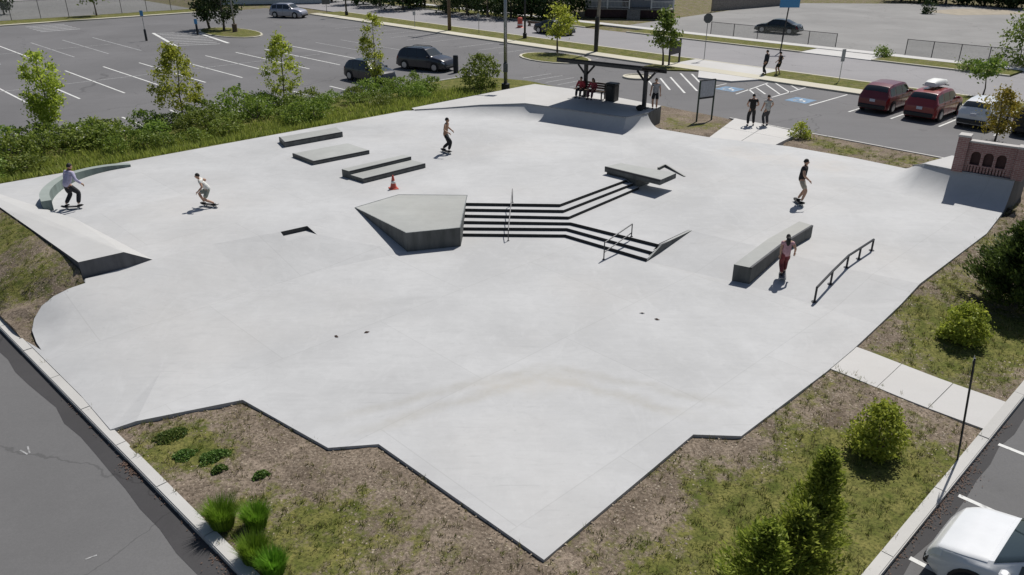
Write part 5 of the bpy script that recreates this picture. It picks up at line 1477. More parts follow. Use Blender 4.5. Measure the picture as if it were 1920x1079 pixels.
scatter_grass("dry_grass", "dry straw-coloured grass tufts between the soil patches", 5200, (-24, 28, 7.5, 34), 'tuft', .075, .06, 2, 9)
# bark chips and pebbles lying on the bare soil
def scatter_chips():
    rs = np.random.default_rng(17); V = []; F = []; cnt = 0
    for x, y in zip(rs.uniform(-16, 22, 90000), rs.uniform(7.5, 30, 90000)):
        if cnt >= 5000: break
        if not in_poly(x, y, PARK2) or in_poly(x, y, PADP) or in_poly(x, y, walkpoly): continue
        px_, py_ = pr((x, y, 0))
        if px_ < -40 or px_ > 1960 or py_ > 1120 or green(x, y) > .75: continue
        cnt += 1; z = zbed(x, y); th = rs.uniform(0, 6.28); l = rs.uniform(.01, .03); w = l * rs.uniform(.3, .8); h = rs.uniform(.006, .022); c_, k_ = math.cos(th), math.sin(th); o2 = len(V)
        for a, b_, hh in ((-l, -w, 0), (l, -w * .8, 0), (l * .9, w, 0), (-l * .8, w * .9, 0), (0, 0, h)): V.append((x + a * c_ - b_ * k_, y + a * k_ + b_ * c_, z + hh))
        F += [(o2, o2 + 1, o2 + 4), (o2 + 1, o2 + 2, o2 + 4), (o2 + 2, o2 + 3, o2 + 4), (o2 + 3, o2, o2 + 4)]
    o = obj_from_mesh("bark_chips", np_mesh("bark_chips", np.array(V), np.array(F), foliage("bark_chip", (.07, .05, .035), (.30, .245, .185), .0))); tag(o, "bark chips and pebbles scattered over the bare soil", "mulch", kind="stuff")
scatter_chips()
# hedge-foot grass
def strip_grass():
    rs = np.random.default_rng(9); V = []; F = []
    for _ in range(5200):
        u_, v_ = rs.uniform(-6, 29), rs.uniform(.25, 4.6); q = uv(u_, v_); z = zpark(q.x, q.y) + .09
        if in_poly(q.x, q.y, PADP): continue
        for j in range(4):
            th = rs.uniform(0, 6.28); w = rs.uniform(.02, .035); hh = rs.uniform(.12, .38); l = rs.uniform(.1, .7) * hh; ox, oy = rs.normal(size=2) * .08; o2 = len(V); cx_, sx_ = math.cos(th), math.sin(th)
            V += [(q.x + ox - sx_ * w, q.y + oy + cx_ * w, z), (q.x + ox + sx_ * w, q.y + oy - cx_ * w, z), (q.x + ox + cx_ * l, q.y + oy + sx_ * l, z + hh)]; F.append((o2, o2 + 1, o2 + 2))
    o = obj_from_mesh("hedge_grass", np_mesh("hedge_grass", np.array(V), np.array(F), foliage("verge_blade", (.15, .20, .03), (.38, .41, .09), .4))); tag(o, "long green grass between the hedge and the concrete", "grass", kind="stuff")
strip_grass()

# ================================================================== VEHICLES
def paint(name, col, metal=.0, rough=.28):
    m, nt, N, L, b = new_mat(name)
    tc = N.new("ShaderNodeTexCoord")
    f = rng(N, L, tex(N, L, tc.outputs["Object"], 2.5, 5, .6), .35, .7, 0, .35)
    col_ = mixc(N, L, f, col, tuple(c * .8 for c in col))
    L.new(col_, b.inputs["Base Color"])
    b.inputs["Metallic"].default_value = metal; b.inputs["Roughness"].default_value = rough
    b.inputs["Coat Weight"].default_value = .6; b.inputs["Coat Roughness"].default_value = .06
    return m
PROF = {
 'suv': dict(L=4.65, W=1.86, H=1.70, x=[0, .015, .05, .10, .22, .50, .585, .72, .78, .90, .965, .99, 1.0],
             top=[.50, .60, .80, .93, .99, 1.0, .965, .655, .635, .575, .50, .40, .30], cowl=.72, roof0=.585, rear=(.045, .105), sides=((.10, .235), (.255, .425), (.44, .635))),
 'van': dict(L=4.75, W=1.9, H=1.75, x=[0, .012, .04, .08, .20, .50, .575, .71, .77, .90, .965, .99, 1.0],
             top=[.52, .62, .84, .95, .995, 1.0, .965, .66, .64, .59, .52, .42, .30], cowl=.71, roof0=.575, rear=(.035, .085), sides=((.085, .225), (.245, .42), (.435, .625))),
 'sedan': dict(L=4.75, W=1.82, H=1.45, x=[0, .02, .06, .15, .32, .42, .54, .60, .735, .80, .91, .97, .992, 1.0],
             top=[.45, .58, .68, .715, .97, 1.0, .995, .965, .665, .64, .57, .49, .40, .30], cowl=.735, roof0=.60, rear=(.165, .31), sides=((.255, .40), (.415, .645))),
 'compact': dict(L=4.2, W=1.80, H=1.52, x=[0, .015, .05, .12, .25, .50, .61, .765, .81, .90, .96, .988, 1.0],
             top=[.50, .60, .76, .92, .985, 1.0, .965, .68, .655, .60, .53, .43, .32], cowl=.765, roof0=.61, rear=(.05, .125), sides=((.15, .28), (.295, .46), (.475, .67))),
 'hatch': dict(L=4.25, W=1.78, H=1.55, x=[0, .015, .05, .12, .25, .48, .57, .72, .78, .90, .965, .99, 1.0],
             top=[.50, .60, .76, .92, .985, 1.0, .965, .66, .64, .58, .50, .40, .30], cowl=.72, roof0=.57, rear=(.05, .125), sides=((.15, .26), (.275, .43), (.445, .63))),
}
def car(name, label, kind, pm, loc, az, cat="car", group=None, lights=True, rails=False, box=False, scale=1.0, rim='alloy'):
    K = PROF[kind]; L_, W, H = K['L'] * scale, K['W'], K['H']
    t = thing(name, label, cat, loc, az, group)
    NX = 61; X = np.linspace(0, 1, NX)
    X = np.unique(np.concatenate([X, K['x'], [.003, .008]])); NX = len(X)
    def top(x):
        v = np.interp(x, K['x'], K['top'])
        e = .012; return (np.interp(x - e, K['x'], K['top']) + v * 2 + np.interp(x + e, K['x'], K['top'])) / 4 * H
    belt_h = np.interp(.5, [0, 1], [.60, .60]) * H
    def half(x):                                      # plan shape
        return W / 2 * (1 - .27 * max(0, (x - .83) / .17) ** 2.6 - .10 * max(0, (.07 - x) / .07) ** 2)
    def section(x):
        w = half(x); tp = top(x); zs = .20 + .10 * max(0, (x - .93) / .07) + .12 * max(0, (.04 - x) / .04)
        cab0 = max(0.0, min(1.0, (tp - .62 * H) / (.2 * H))); bl = min(.605 * H, tp - .11 * (1 - cab0) - .03); zs = min(zs, tp - .2)
        cab = max(0.0, min(1.0, (tp - .605 * H) / (.36 * H)))           # how much cabin stands above the belt
        wr = w * (.93 - .17 * cab) if cab > 0 else w * .93
        mid = zs + (bl - zs) * .55
        pts = [(w * .90, zs), (w * .985, zs + .07), (w * 1.0, mid), (w * .985, bl - .05), (w * .955, bl)]
        r = .10 * cab + .075 * (1 - cab)
        pts += [(w * .955 + (wr - w * .955) * .5, bl + (tp - r - bl) * .5), (wr, tp - r), (wr * .93, tp - r * .35), (wr * .6, tp - .012), (0, tp)]
        return pts
    SEC = [section(x) for x in X]; NP = len(SEC[0])
    V, F = [], []
    for i, x in enumerate(X):
        for (y, z) in SEC[i]: V.append(((x - .5) * L_, y, z))
        for (y, z) in reversed(SEC[i][:-1]): V.append(((x - .5) * L_, -y, z))
    m = 2 * NP - 1
    for i in range(NX - 1):
        for j in range(m - 1): F.append((i * m + j, i * m + j + 1, (i + 1) * m + j + 1, (i + 1) * m + j))
        F.append((i * m + m - 1, i * m, (i + 1) * m, (i + 1) * m + m - 1))
    F += [tuple(range(m)), tuple(reversed(range((NX - 1) * m, NX * m)))]
    MB().add(V, F).build("body", pm, t, R(38))
    def S(x, j, side=1):
        """surface point at relative length x, section index j (fractional)"""
        s = section(x); k = min(int(j), NP - 2); f = j - k
        return Vector(((x - .5) * L_, side * (s[k][0] * (1 - f) + s[k + 1][0] * f), s[k][1] * (1 - f) + s[k + 1][1] * f))
    def patch(name, xs, js, mm, side=1, off=.008, parent=None, both=False):
        """panel lying on the body surface"""
        V, F = [], []; nx, nj = len(xs), len(js)
        for x in xs:
            for j in js:
                sd = side if j >= 0 else -side
                p = S(x, abs(j) if not both else (NP - 1) - abs(j), side if j >= 0 else -1) if both else S(x, j, side)
                if both: p.y = abs(p.y) * (1 if j >= 0 else -1)
                V.append(p)
        # normals by finite differences
        N_ = []
        for i in range(nx):
            for j in range(nj):
                a = V[min(i + 1, nx - 1) * nj + j] - V[max(i - 1, 0) * nj + j]; b = V[i * nj + min(j + 1, nj - 1)] - V[i * nj + max(j - 1, 0)]
                n = a.cross(b); n.normalize()
                c = V[i * nj + j] - Vector((0, 0, H * .45))
                if n.dot(c) < 0: n = -n
                N_.append(n)
        V2 = [v + n * off for v, n in zip(V, N_)] + [v - n * .02 for v, n in zip(V, N_)]; q = nx * nj
        for i in range(nx - 1):
            for j in range(nj - 1): F.append((i * nj + j, i * nj + j + 1, (i + 1) * nj + j + 1, (i + 1) * nj + j))
        bd = [i * nj for i in range(nx)] + [(nx - 1) * nj + j for j in range(1, nj)] + [i * nj + nj - 1 for i in range(nx - 2, -1, -1)] + [j for j in range(nj - 2, 0, -1)]
        for a, b in zip(bd, bd[1:] + bd[:1]): F.append((a, b, q + b, q + a))
        return MB().add(V2, F).build(name, mm, parent or t, R(50))
    lin = lambda a, b, n: [a + (b - a) * i / (n - 1) for i in range(n)]
    patch("windscreen", lin(K['roof0'] + .012, K['cowl'] - .008, 6), lin(-2.45, 2.45, 11), M['glass_light'], both=True)
    patch("bonnet", lin(K['cowl'] + .012, .958, 9), lin(-2.55, 2.55, 13), pm, off=.007, both=True)
    patch("rear_window", lin(K['rear'][0], K['rear'][1], 5), lin(-2.35, 2.35, 9), M['glass'], both=True)
    for sd in (1, -1):
        for a, b in K['sides']: patch("side_window", lin(a, b, 6), [4.18, 4.6, 5.0, 5.4, 5.78], M['glass'], sd)
        if lights:
            patch("head_lamp", lin(.935, .978, 4), [3.2, 3.6, 4.0, 5.0, 6.2], M['lamp'], sd, .006)
            patch("tail_lamp", lin(.004, .055, 4), [2.6, 3.2, 3.7, 4.0], M['tail'], sd, .006)
        mp = S(K['cowl'] - .055, 4.2, sd)
        MB().bbox((mp.x, mp.y + sd * .09, mp.z + .05), (.14, .2, .14), 0, .03).build("mirror", pm, t)
        for xs_ in [K['sides'][-1][1] + .012, K['sides'][-1][0] - .008, K['sides'][-2][0] - .008]:
            patch("door_seam", [xs_ - .0016, xs_ + .0016], [1.2, 2.0, 3.0, 4.0], M['black'], sd, .004)
        for xs_ in (K['sides'][-1][0] + .02, K['sides'][-2][0] + .02):
            hp2 = S(xs_, 3.3, sd); MB().bbox((hp2.x, hp2.y + sd * .015, hp2.z), (.16, .03, .035), 0, .008).build("door_handle", M['black'] if pm is not P_sil else M['alloy'], t)
        patch("door_sill", lin(.26, .72, 5), [.25, .6, 1.0], M['black'], sd, .006)
    patch("grille", lin(.982, .997, 3), [1.4, 1.8, 2.4, 3.0], M['black'], 1, .008); patch("grille", lin(.982, .997, 3), [1.4, 1.8, 2.4, 3.0], M['black'], -1, .008)
    MB().bbox((-L_ / 2 - .01, 0, .42), (.16, W * .86, .22), 0, .04).build("rear_bumper", M['black'] if kind != 'sedan' else pm, t)
    MB().bbox((L_ / 2 - .06, 0, .36), (.16, W * .72, .2), 0, .04).build("front_bumper", M['black'] if kind != 'sedan' else pm, t)
    MB().box((-L_ / 2 + (-.005 if kind == 'sedan' else -.0), 0, .78), (.06, .32, .16)).build("number_plate", M['plate'], t)
    for xs in (.185, .80):
        for sd in (1, -1):
            x = (xs - .5) * L_; y = sd * (half(xs) - .10); r = .345
            MB().lathe([(r + .05, -.02), (r + .05, .012)], (x, sd * (half(xs) + .0), .36), 20, 'y').build("wheel_arch", M['black'], t)
            wh = MB().lathe([(r * .72, -.11), (r * .95, -.115), (r, -.08), (r, .08), (r * .95, .115), (r * .72, .11)], (x, y + sd * .03, .345), 22, 'y').build("wheel", M['rubber'], t, R(40))
            rm = MB().lathe([(.225, .105 * sd + 0), (.225, .122 * sd), (.18, .127 * sd), (.05, .118 * sd)], (x, y + sd * .03, .345), 20, 'y').build("rim", M[rim], wh, R(40))
            for k in range(5):
                a = k * 2 * math.pi / 5
                MB().box((0, 0, 0), (.001, .001, .001)) if False else None
    if rails:
        for sd in (1, -1):
            pts = [S(x, 7.3, sd) + Vector((0, 0, .055 if .14 < x < .54 else 0)) for x in lin(.12, .56, 9)]
            MB().tube(pts, .022, 6).build("roof_rail", M['black'], t)
    if box:
        prof = [(-1.0, .02), (-.95, .22), (-.6, .30), (.3, .30), (.8, .22), (1.0, .03)]; V, F = [], []
        for i, (x, h_) in enumerate(prof):
            w_ = .40 * (1 - .25 * (abs(x) ** 3)); V += [(x, -w_, 0), (x, -w_ * .96, h_ * .7), (x, -w_ * .7, h_), (x, w_ * .7, h_), (x, w_ * .96, h_ * .7), (x, w_, 0)]
        for i in range(len(prof) - 1):
            for j in range(6): F.append((i * 6 + j, i * 6 + (j + 1) % 6, i * 6 + 6 + (j + 1) % 6, i * 6 + 6 + j))
        F += [tuple(range(6)), tuple(reversed(range(30, 36)))]
        V = [(x - .25, y + .1, z + H + .14) for x, y, z in V]
        MB().add(V, F).build("roof_box", M['white_paint'], t, R(50))
        for x in (-.75, .25): MB().box((x, .1, H + .10), (.06, 1.1, .05)).build("cross_bar", M['black'], t)
    return t
P_red = paint("maroon_paint", (.15, .014, .018)); P_red2 = paint("red_paint_car", (.24, .022, .020))
P_blk = paint("black_paint", (.014, .015, .018)); P_nav = paint("dark_grey_paint", (.022, .023, .03))
P_wht = paint("white_car_paint", (.72, .73, .74)); P_sil = paint("silver_paint", (.36, .36, .40), .5, .35)
def on_lot(s, n): q = sn(s, n); return (q.x, q.y, T(q.y) + .008)
AN = math.atan2(SN.y, SN.x)
car("parked_car", "maroon sport utility car seen from behind, beside the one with the roof box", 'suv', P_red, on_lot(56.0, -2.6), AN, group="cars parked along the street side")
car("parked_car", "red sport utility car with a white box on its roof", 'suv', P_red2, on_lot(58.8, -2.75), AN, group="cars parked along the street side", box=True)
car("parked_car", "white hatchback partly hidden by the amber tree", 'hatch', P_wht, on_lot(61.6, -2.75), AN, group="cars parked along the street side")
car("parked_car", "dark car cut off by the right edge above the castle wall", 'suv', P_blk, on_lot(64.45, -2.6), AN, group="cars parked along the street side")
# two black cars beside the hedge
q = gt(700, 166, 0); u_, v_ = to_uv(q)
q1 = gt(688, 152, 0); car("parked_car", "black hatchback nosed against the hedge behind the slender tree", 'hatch', P_blk, (q1.x + .3, q1.y, T(q1.y) + .006), math.atan2(-HV.y, -HV.x) + R(4), group="cars beside the hedge")
q1 = gt(800, 130, 0); car("parked_car", "dark grey sport utility car with roof rails beside the black post", 'suv', P_nav, (q1.x, q1.y, T(q1.y) + .006), math.atan2(-HV.y, -HV.x) + R(16), group="cars beside the hedge", rails=True)
q1 = gt(543, 33, 0); car("driving_car", "silver sport utility car at the far exit of the left car park", 'suv', P_sil, (q1.x, q1.y, T(q1.y) + .006), AS + R(28))
q1 = gt(1458, 62, .05); car("parked_car", "dark green-black sedan alone in the old car park across the street", 'sedan', mat("dark_green_paint", (.018, .022, .018), .25, .2, coat=.6), (q1.x, q1.y, T(q1.y) + .055), AS + R(190))
q1 = gt(1040, 64, 0); car("driving_car", "dark sedan on the street behind the small bright green tree", 'sedan', P_nav, (q1.x, q1.y, T(q1.y) + .008), AS)
# white car in the lower right corner, nose to the kerb
kq = RC0 + dr * 1.55
cc = kq + nr * (.42 + 2.1); car("parked_car", "white car with dark windscreen in the bottom right corner", 'compact', P_wht, (cc.x, cc.y, T(cc.y) + .01), math.atan2(-nr.y, -nr.x))

# ================================================================== PEOPLE
SKIN = mat("skin", (.42, .25, .17), .55, var=.08, scale=8); SKIN_T = mat("skin_tan", (.30, .165, .10), .55, var=.08, scale=8)
cloth_cache = {}
def cloth(col):
    if col not in cloth_cache: cloth_cache[col] = mat("cloth_%02d" % len(cloth_cache), col, .9, var=.22, scale=9, bump=.35, bscale=25)
    return cloth_cache[col]
HAIRM = {c: mat("hair_" + c, v, .7, var=.3, scale=20) for c, v in dict(black=(.01, .009, .008), brown=(.05, .028, .016), dark=(.018, .013, .01)).items()}
EYEM = mat("eye_dark", (.01, .01, .01), .3)
def skin_mesh(verts, radii, edges, sub=2, mats_=()):
    me = bpy.data.meshes.new("tmp"); me.from_pydata([tuple(v) for v in verts], edges, [])
    o = bpy.data.objects.new("tmp", me); COL.objects.link(o)
    md = o.modifiers.new("s", 'SKIN'); md.use_smooth_shade = True; md.branch_smoothing = .4
    lay = me.skin_vertices[0].data if len(me.skin_vertices) else None
    for i, r in enumerate(radii): lay[i].radius = r if isinstance(r, tuple) else (r, r)
    # a root in every connected piece
    adj = {i: [] for i in range(len(verts))}
    for a, b in edges: adj[a].append(b); adj[b].append(a)
    seen = set()
    for i in range(len(verts)):
        if i in seen: continue
        lay[i].use_root = True; st_ = [i]
        while st_:
            k = st_.pop()
            if k in seen: continue
            seen.add(k); st_ += adj[k]
    s2 = o.modifiers.new("u", 'SUBSURF'); s2.levels = sub; s2.render_levels = sub
    dg = bpy.context.evaluated_depsgraph_get(); ev = o.evaluated_get(dg)
    out = bpy.data.meshes.new_from_object(ev, depsgraph=dg)
    bpy.data.objects.remove(o); bpy.data.meshes.remove(me)
    out.materials.clear()
    for m in mats_: out.materials.append(m)
    for p in out.polygons: p.use_smooth = True; p.material_index = 0
    return out
def ik(a, b, l1, l2, pole):
    d = b - a; L_ = d.length
    if L_ > (l1 + l2) * .995: b = a + d * ((l1 + l2) * .995 / L_); d = b - a; L_ = d.length
    x = (l1 * l1 - l2 * l2 + L_ * L_) / (2 * L_); h = math.sqrt(max(0, l1 * l1 - x * x)); u_ = d.normalized()
    p = pole - u_ * pole.dot(u_); p.normalize(); return a + u_ * x + p * h, b
def person(label, loc, az, H=1.75, hip=None, feet=None, hands=None, lean=0.0, side=0.0, shirt=None, trousers=(.02, .02, .025), shorts=False, shoes=(.02, .02, .02), hair='dark', skin=SKIN, sleeves=.55, longhair=False, look=0.0, cap=None, group=None, sit=False, twist=0.0):
    """local frame: x to the figure's right, y forward, z up"""
    k = H / 1.75; t = thing("person", label, "person", loc, az, group)
    hip = (hip if hip else .91) * k
    ft = [Vector(f) * k for f in (feet or ((-.10, 0, 0), (.10, .03, 0)))]
    pel = Vector((0, -.02, hip)); ca, sa = math.cos(lean), math.sin(lean)
    def tor(x, y, z): # torso frame leaning forward, then sideways
        v = Vector((x * math.cos(twist), y * ca + z * sa + x * math.sin(twist), z * ca - y * sa)); v.x += side * z
        return pel + v * k
    waist, chest, neck = tor(0, 0, .17), tor(0, .005, .37), tor(0, 0, .53)
    shl = [tor(-.185, 0, .47), tor(.185, 0, .47)]
    lk = lean * .35
    head = neck + Vector((side * .15, math.sin(lk) * .14 + .015, math.cos(lk) * .135)) * k
    hnd = [Vector(h) * k for h in (hands or ((-.27, .05, .80), (.27, .05, .80)))]
    V, Rr, E_ = [], [], []
    def av(p, r, par=None):
        V.append(p); Rr.append(tuple(x * k for x in r) if isinstance(r, tuple) else r * k)
        if par is not None: E_.append((par, len(V) - 1))
        return len(V) - 1
    iw = av(pel, (.16, .12)); i1 = av(waist, (.145, .11), iw); i2 = av(chest, (.17, .125), i1); i3 = av(tor(0, 0, .475), (.115, .09), i2); i4 = av(neck, .055, i3)
    av(neck + (head - neck) * .45, .05, i4)
    legs, arms = [], []
    for s in (0, 1):
        sx = -1 if s == 0 else 1
        hp_ = pel + Vector((sx * .095, 0, -.045)) * k; an_ = ft[s] + Vector((0, 0, .085)) * k
        kn, an_ = ik(hp_, an_, .43 * k, .42 * k, Vector((sx * .10, 1, .05)))
        a = av(hp_, .098, iw); mth = hp_.lerp(kn, .5); a1 = av(mth, .09, a); b = av(kn, .064, a1); cf = kn.lerp(an_, .32); b1 = av(cf, .066, b); c = av(an_, .044, b1); legs.append((hp_, mth, kn, cf, an_))
        el, wr = ik(shl[s], hnd[s], .285 * k, .255 * k, Vector((sx * .6, -.6, -.5)))
        a = av(shl[s], .068, i3); mu = shl[s].lerp(el, .5); a1 = av(mu, .056, a); b = av(el, .046, a1); b1 = av(el.lerp(wr, .35), .044, b); c = av(wr, .031, b1)
        arms.append((shl[s], mu, el, wr))
    me = skin_mesh(V, Rr, E_, 1, (skin,))
    # head, hands and fingers are joined into the same body mesh
    mb = MB(); hr = Vector((.075, .095, .118)) * k; nu, nv = 14, 10; Vh, Fh = [], []
    cl, sl = math.cos(look), math.sin(look)
    def hd(x, y, z): return head + Vector((x * cl - y * sl, x * sl + y * cl, z)) * k
    for j in range(nv + 1):
        ph = -math.pi / 2 + math.pi * j / nv
        for q in range(nu):
            th = 2 * math.pi * q / nu; x, y, z = .075 * math.cos(ph) * math.cos(th), .095 * math.cos(ph) * math.sin(th), .118 * math.sin(ph)
            if z < 0: x *= 1 + z * 2.2; y = y * (1 + z * 1.2) + (-z) * .12
            Vh.append(hd(x, y, z))
    for j in range(nv):
        for q in range(nu): Fh.append((j * nu + q, j * nu + (q + 1) % nu, (j + 1) * nu + (q + 1) % nu, (j + 1) * nu + q))
    mb.add(Vh, Fh)
    mb.add([hd(-.014, .092, -.035), hd(.014, .092, -.035), hd(0, .122, -.03), hd(0, .095, .012)], [(0, 1, 2), (0, 2, 3), (1, 3, 2)])
    for sx in (-1, 1): mb.ell(hd(sx * .076, -.005, -.005), (.012 * k, .022 * k, .032 * k), 6, 5)
    for s, (sh_, mu, el, wr) in enumerate(arms):
        sx = -1 if s == 0 else 1
        d = (wr - el).normalized(); palm = wr + d * .085 * k; w = d.cross(Vector((0, 1, .2))).normalized(); nrm = d.cross(w).normalized()
        mb.tube([wr - d * .01, wr + d * .045 * k, palm], [.024 * k, .036 * k, .034 * k], 6)
        for fi, (o2, ln) in enumerate(((-.027, .066), (-.009, .076), (.009, .071), (.027, .056))):
            p0 = palm + w * o2 * k - d * .008; p1 = p0 + (d * .6 * ln + nrm * .012) * k; p2 = p1 + (d * .4 * ln + nrm * .03) * k; mb.tube([p0, p1, p2], [.0095 * k, .0085 * k, .006 * k], 5)
        p0 = wr + (d * .03 + w * .03 * sx) * k; p1 = p0 + (d * .03 + w * .025 * sx) * k; mb.tube([p0, p1, p1 + d * .03 * k + nrm * .012 * k], [.012 * k, .010 * k, .007 * k], 5)
    hm = mb.mesh("h", skin, True)
    bm = bmesh.new(); bm.from_mesh(me); bm.from_mesh(hm); me2 = bpy.data.meshes.new("body"); bm.to_mesh(me2); bm.free(); me2.materials.append(skin)
    for p in me2.polygons: p.use_smooth = True
    body = obj_from_mesh("body", me2, t)
    ey = MB()
    for sx in (-1, 1): ey.ell(hd(sx * .03, .084, .012), (.011 * k, .008 * k, .007 * k), 6, 4)
    MB().ell(hd(-.03, .084, .012), (.011 * k, .008 * k, .007 * k), 6, 4).build("eye", EYEM, body); MB().ell(hd(.03, .084, .012), (.011 * k, .008 * k, .007 * k), 6, 4).build("eye", EYEM, body)
    MB().ell(hd(0, .098, -.062), (.022 * k, .006 * k, .006 * k), 6, 4).build("mouth", mat("lips", (.25, .09, .08), .5) if "lips" not in bpy.data.materials else bpy.data.materials["lips"], body)
    # hair
    Vq, Fq = [], []; nv2 = 7
    for j in range(nv2 + 1):
        ph = -.25 + (math.pi / 2 + .25) * j / nv2
        for q in range(nu):
            th = 2 * math.pi * q / nu; fr = max(0, math.sin(th)); p_ = max(ph, .55 * fr - .1) if ph < .55 else ph
            x, y, z = .084 * math.cos(p_) * math.cos(th), .103 * math.cos(p_) * math.sin(th) - .006, .126 * math.sin(p_) + .004
            Vq.append(hd(x, y, z))
    for j in range(nv2):
        for q in range(nu): Fq.append((j * nu + q, j * nu + (q + 1) % nu, (j + 1) * nu + (q + 1) % nu, (j + 1) * nu + q))
    if cap: 
        MB().add(Vq, Fq).add([hd(-.06, .09, .05), hd(.06, .09, .05), hd(.045, .17, .035), hd(-.045, .17, .035), hd(-.06, .09, .062), hd(.06, .09, .062), hd(.045, .17, .042), hd(-.045, .17, .042)], [(3, 2, 1, 0), (4, 5, 6, 7), (0, 1, 5, 4), (1, 2, 6, 5), (2, 3, 7, 6), (3, 0, 4, 7)]).build("cap", cloth(cap), t, True)
    else: MB().add(Vq, Fq).build("hair", HAIRM[hair], t, True)
    if longhair: MB().tube([hd(0, -.06, .03), hd(0, -.115, -.08), hd(0, -.12, -.22), hd(0, -.10, -.36)], [.075 * k, .085 * k, .075 * k, .03 * k], 9).build("long_hair", HAIRM[hair], t, True)
    # shirt
    if shirt:
        V, Rr, E_ = [], [], []
        a = av(tor(0, 0, -.14), (.185, .15)); b = av(waist, (.175, .138), a); c = av(chest, (.192, .148), b); d_ = av(tor(0, 0, .475), (.135, .108), c); av(tor(0, 0, .515), (.07, .07), d_)
        for s, (sh_, mu, el, wr) in enumerate(arms):
            a = av(sh_, .084, d_)
            if sleeves <= .6: av(sh_.lerp(el, sleeves), .080, a)
            else:
                b = av(mu, .074, a); c2 = av(el, .062, b); av(el.lerp(wr, min(1, (sleeves - .6) / .4)), .052, c2)
        obj_from_mesh("shirt", skin_mesh(V, Rr, E_, 1, (cloth(shirt),)), t)
    # trousers or shorts
    V, Rr, E_ = [], [], []
    a = av(tor(0, 0, .11), (.165, .128)); b0 = av(pel, (.178, .138), a)
    for (hp_, mth, kn, cf, an_) in legs:
        a = av(hp_, .116, b0); b = av(mth, .112, a)
        if shorts: av(mth.lerp(kn, .75), .106, b)
        else:
            c = av(kn, .088, b); d_ = av(cf, .086, c); av(an_.lerp(cf, .10), .074, d_)
    obj_from_mesh("shorts" if shorts else "trousers", skin_mesh(V, Rr, E_, 1, (cloth(trousers),)), t)
    for s, (hp_, mth, kn, cf, an_) in enumerate(legs):
        sx = -1 if s == 0 else 1; fy = Vector((sx * .18, 1, 0)).normalized()
        V, Rr, E_ = [], [], []
        b = an_ - Vector((0, 0, .045)) * k
        a = av(b - fy * .06 * k, (.042, .04)); c = av(b + fy * .05 * k, (.045, .038), a); av(b + fy * .15 * k - Vector((0, 0, .012)) * k, (.044, .026), c)
        obj_from_mesh("shoe", skin_mesh(V, Rr, E_, 1, (cloth(shoes),)), t)
    return t
def skateboard(label, loc, az, tilt=0.0, deckm=(.02, .02, .022)):
    t = thing("skateboard", label, "skateboard", loc, az); t.rotation_euler = (0, tilt, az)
    V, F = [], []; xs = [-.40, -.37, -.30, -.24, 0, .24, .30, .37, .40]; n = len(xs)
    for x in xs:
        w = .10 if abs(x) < .31 else (.08 if abs(x) < .38 else .045); z = .085 + max(0, abs(x) - .26) * .33
        V += [(x, -w, z), (x, w, z), (x, w, z + .012), (x, -w, z + .012)]
    for i in range(n - 1):
        for j in range(4): F.append((i * 4 + j, i * 4 + (j + 1) % 4, i * 4 + 4 + (j + 1) % 4, i * 4 + 4 + j))
    F += [(0, 1, 2, 3), (n * 4 - 1, n * 4 - 2, n * 4 - 3, n * 4 - 4)]
    MB().add(V, F).build("deck", cloth(deckm), t)
    for x in (-.21, .21):
        tr_ = MB().box((x, 0, .062), (.05, .14, .045)).build("truck", M['steel'], t)
        for y in (-.085, .085): MB().lathe([(.027, -.017), (.027, .017)], (x, y, .027), 10, 'y').build("wheel", M['white_paint'], t, R(40))
    return t
BZ = .097
def facing(px_dx, px_dy):  # heading whose local +y points along ground direction
    return math.atan2(-px_dx, px_dy)
# skater in the lilac shirt (seen from behind, riding away)
b = gp(137, 392); d = facing(.45, .9)
skateboard("dark skateboard under the skater in the lilac shirt", b, d + R(35), 0)
person("skater in a lilac shirt and black trousers leaning forward on a board at the left", b + Vector((0, 0, BZ)), d, 1.8, .84, ((-.20, -.10, 0), (.20, .12, 0)), ((-.42, .22, .78), (.40, .28, .86)), R(24), .05, (.40, .38, .52), (.018, .018, .022), sleeves=1.0, hair='black')
# skater in white crouching
b = gp(394, 388); d = facing(-.9, -.3)
skateboard("dark skateboard under the crouching skater in white", b, d + R(53))
person("crouching skater in a white top and pale shorts", b + Vector((0, 0, BZ)), d, 1.55, .70, ((-.16, -.20, 0), (.14, .20, 0)), ((-.40, .35, .72), (.42, .2, .85)), R(32), 0, (.62, .62, .58), (.24, .26, .22), True, (.03, .03, .03), hair='black')
# skater without shirt
b = gp(837, 287); d = facing(.9, -.25)
skateboard("black skateboard under the skater without a shirt", b, d + R(55))
person("skater without a shirt in black shorts riding behind the two-level pad", b + Vector((0, 0, BZ)), d, 1.72, .82, ((-.14, -.22, 0), (.14, .18, 0)), ((-.36, .18, .92), (.42, .30, .98)), R(10), 0, None, (.014, .014, .016), False, (.05, .05, .05), hair='black', skin=SKIN_T)
# man in black t-shirt
b = gp(1497, 383); d = facing(.75, -.35)
skateboard("black skateboard under the man in the black t-shirt", b, d + R(28))
person("man in a black t-shirt and khaki shorts standing on a board at the right", b + Vector((0, 0, BZ)), d, 1.82, .90, ((-.15, -.06, 0), (.15, .10, 0)), ((-.34, -.02, .82), (.28, .26, .95)), R(5), .03, (.012, .012, .014), (.34, .31, .25), True, (.02, .02, .02), hair='black', look=.2)
